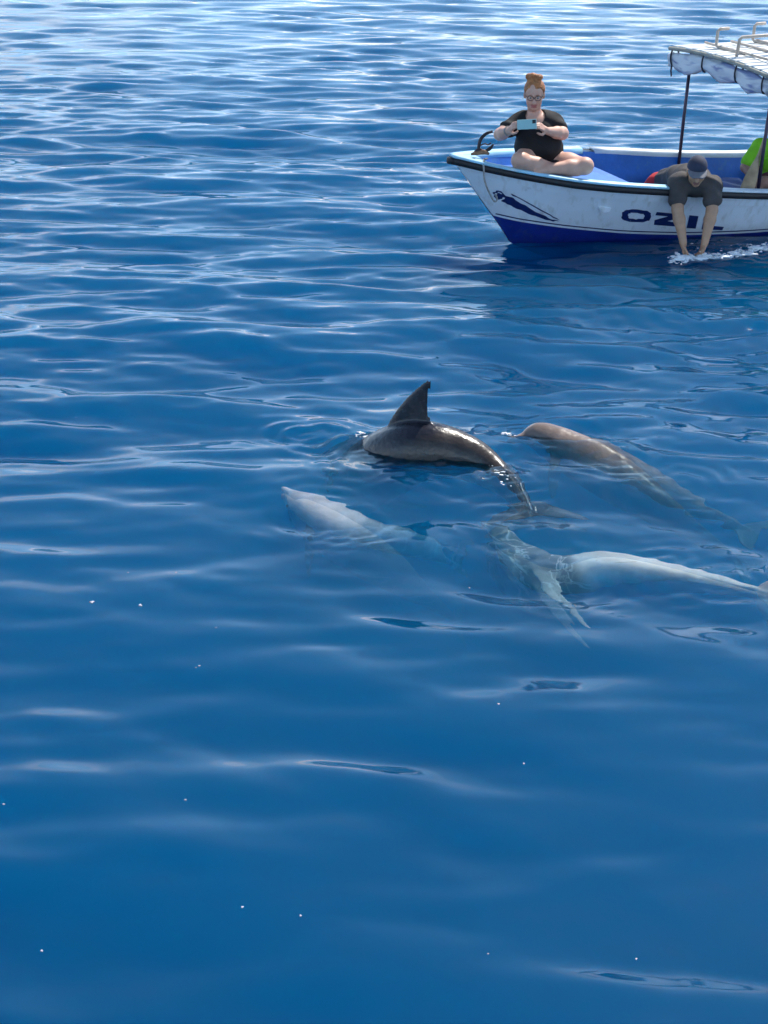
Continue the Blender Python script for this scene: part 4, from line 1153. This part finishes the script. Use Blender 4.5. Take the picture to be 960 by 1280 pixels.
for k in range(3):
    b = Blob(); b.ell((0, 0, 0), (.009, .008, .005), k=.003); b.ell((.009, .003, 0), (.006, .005, .004), k=.003); b.ell((-.006, .006, 0), (.005, .006, .004), k=.003)
    if k == 2: b.ell((.003, -.009, 0), (.005, .005, .004), k=.003)
    o = b.build('foam_fleck', .0018, 'fleck', None); fm.append(o.data); bpy.data.objects.remove(o)
for i, (px_, py_) in enumerate([(160, 716), (220, 716), (115, 753), (175, 757), (270, 785), (245, 835), (249, 833), (4, 1003), (303, 1134), (376, 1145), (655, 955), (623, 881), (52, 1190), (795, 1199), (95, 523), (587, 735), (232, 1000), (610, 1193)]):
    q = on_z(px_, py_); z = water_z(q.x, q.y); q = on_z(px_, py_, z)
    o = bpy.data.objects.new('foam_fleck', fm[i % 3]); COL.objects.link(o)
    o.location = (q.x, q.y, water_z(q.x, q.y) + .002); o.rotation_euler = (0, 0, rr.uniform(0, 6.28)); s_ = float(rr.uniform(.3, .55) * (1.6 if 2 <= i <= 3 else .8) * min(1, 6.5 / q.y * .95)); o.scale = (s_, s_, s_)
    tag(o, 'tiny white foam fleck floating on the open water', 'foam fleck', 'foam flecks drifting on the water')
WATER_DEPTH = 9.0
def build_water():
    global Z
    Z = rings(Z)
    ny, nx = X.shape
    top = np.stack([X, Y, Z], -1).reshape(-1, 3)
    idx = np.arange(ny * nx).reshape(ny, nx)
    q = np.stack([idx[:-1, :-1], idx[:-1, 1:], idx[1:, 1:], idx[1:, :-1]], -1).reshape(-1, 4)
    border = np.concatenate([idx[0, :], idx[1:, -1], idx[-1, -2::-1], idx[-2:0:-1, 0]])
    nb = len(border)
    low = top[border].copy(); low[:, 2] = -WATER_DEPTH
    base = len(top)
    V = np.concatenate([top, low])
    j = np.arange(nb); k = (j + 1) % nb
    sides = np.stack([border[k], border[j], base + j, base + k], -1)
    F = np.concatenate([q, sides])
    me = bpy.data.meshes.new('water')
    nf = len(F)
    me.vertices.add(len(V)); me.vertices.foreach_set('co', V.astype(np.float32).ravel())
    tot = nf * 4 + nb
    me.loops.add(tot); me.polygons.add(nf + 1)
    li = np.concatenate([F.ravel(), (base + np.arange(nb))[::-1]])
    me.loops.foreach_set('vertex_index', li.astype(np.int32))
    me.polygons.foreach_set('loop_start', np.concatenate([np.arange(nf) * 4, [nf * 4]]).astype(np.int32))
    me.polygons.foreach_set('use_smooth', np.ones(nf + 1, dtype=bool))
    me.update(calc_edges=True)
    m = bpy.data.materials.new('sea_water'); t, n, L = nodes(m)
    o = n('ShaderNodeOutputMaterial')
    fr = n('ShaderNodeFresnel'); fr.inputs['IOR'].default_value = 1.333
    gl = n('ShaderNodeBsdfGlossy'); gl.inputs['Roughness'].default_value = 0.055
    rf = n('ShaderNodeBsdfRefraction'); rf.inputs['IOR'].default_value = 1.333; rf.inputs['Roughness'].default_value = 0.0
    tp = n('ShaderNodeBsdfTransparent')
    tr = n('ShaderNodeMixShader'); tr.inputs[0].default_value = 0.27; L(rf.outputs[0], tr.inputs[1]); L(tp.outputs[0], tr.inputs[2])
    ms = n('ShaderNodeMixShader'); L(fr.outputs[0], ms.inputs[0]); L(tr.outputs[0], ms.inputs[1]); L(gl.outputs[0], ms.inputs[2])
    L(ms.outputs[0], o.inputs['Surface'])
    # sea water body: red is swallowed, blue scattered back
    sc_ = n('ShaderNodeVolumeScatter'); sc_.inputs['Color'].default_value = (0.0, 0.585, 1.0, 1); sc_.inputs['Density'].default_value = 0.95
    ab = n('ShaderNodeVolumeAbsorption'); ab.inputs['Color'].default_value = (0.0, 0.705, 0.975, 1); ab.inputs['Density'].default_value = 2.1
    ad = n('ShaderNodeAddShader'); L(sc_.outputs[0], ad.inputs[0]); L(ab.outputs[0], ad.inputs[1])
    L(ad.outputs[0], o.inputs['Volume'])
    MATS['sea_water'] = m
    return tag(link('water', me, 'sea_water'), 'deep blue rippled sea water', kind='structure')
def build_sea_bed():
    paint('sea_bed_sand', (0.10, 0.13, 0.16), rough=0.9, var=0.3, scale=0.4)
    rr = np.random.default_rng(3)
    g = np.concatenate([[-4000, -1200, -300], np.linspace(-80, 80, 41), [300, 1200, 4000]])
    v = [(x, y, -WATER_DEPTH - 1.0 + (0.35 * rr.normal() if abs(x) < 90 and abs(y) < 90 else 0)) for y in g for x in g]
    k = len(g)
    f = [(i * k + j, i * k + j + 1, (i + 1) * k + j + 1, (i + 1) * k + j) for i in range(k - 1) for j in range(k - 1)]
    tag(link('sea_bed', mesh('sea_bed', v, f), 'sea_bed_sand'), 'sandy sea bed deep under the water', kind='structure')
build_sea_bed()
build_water()
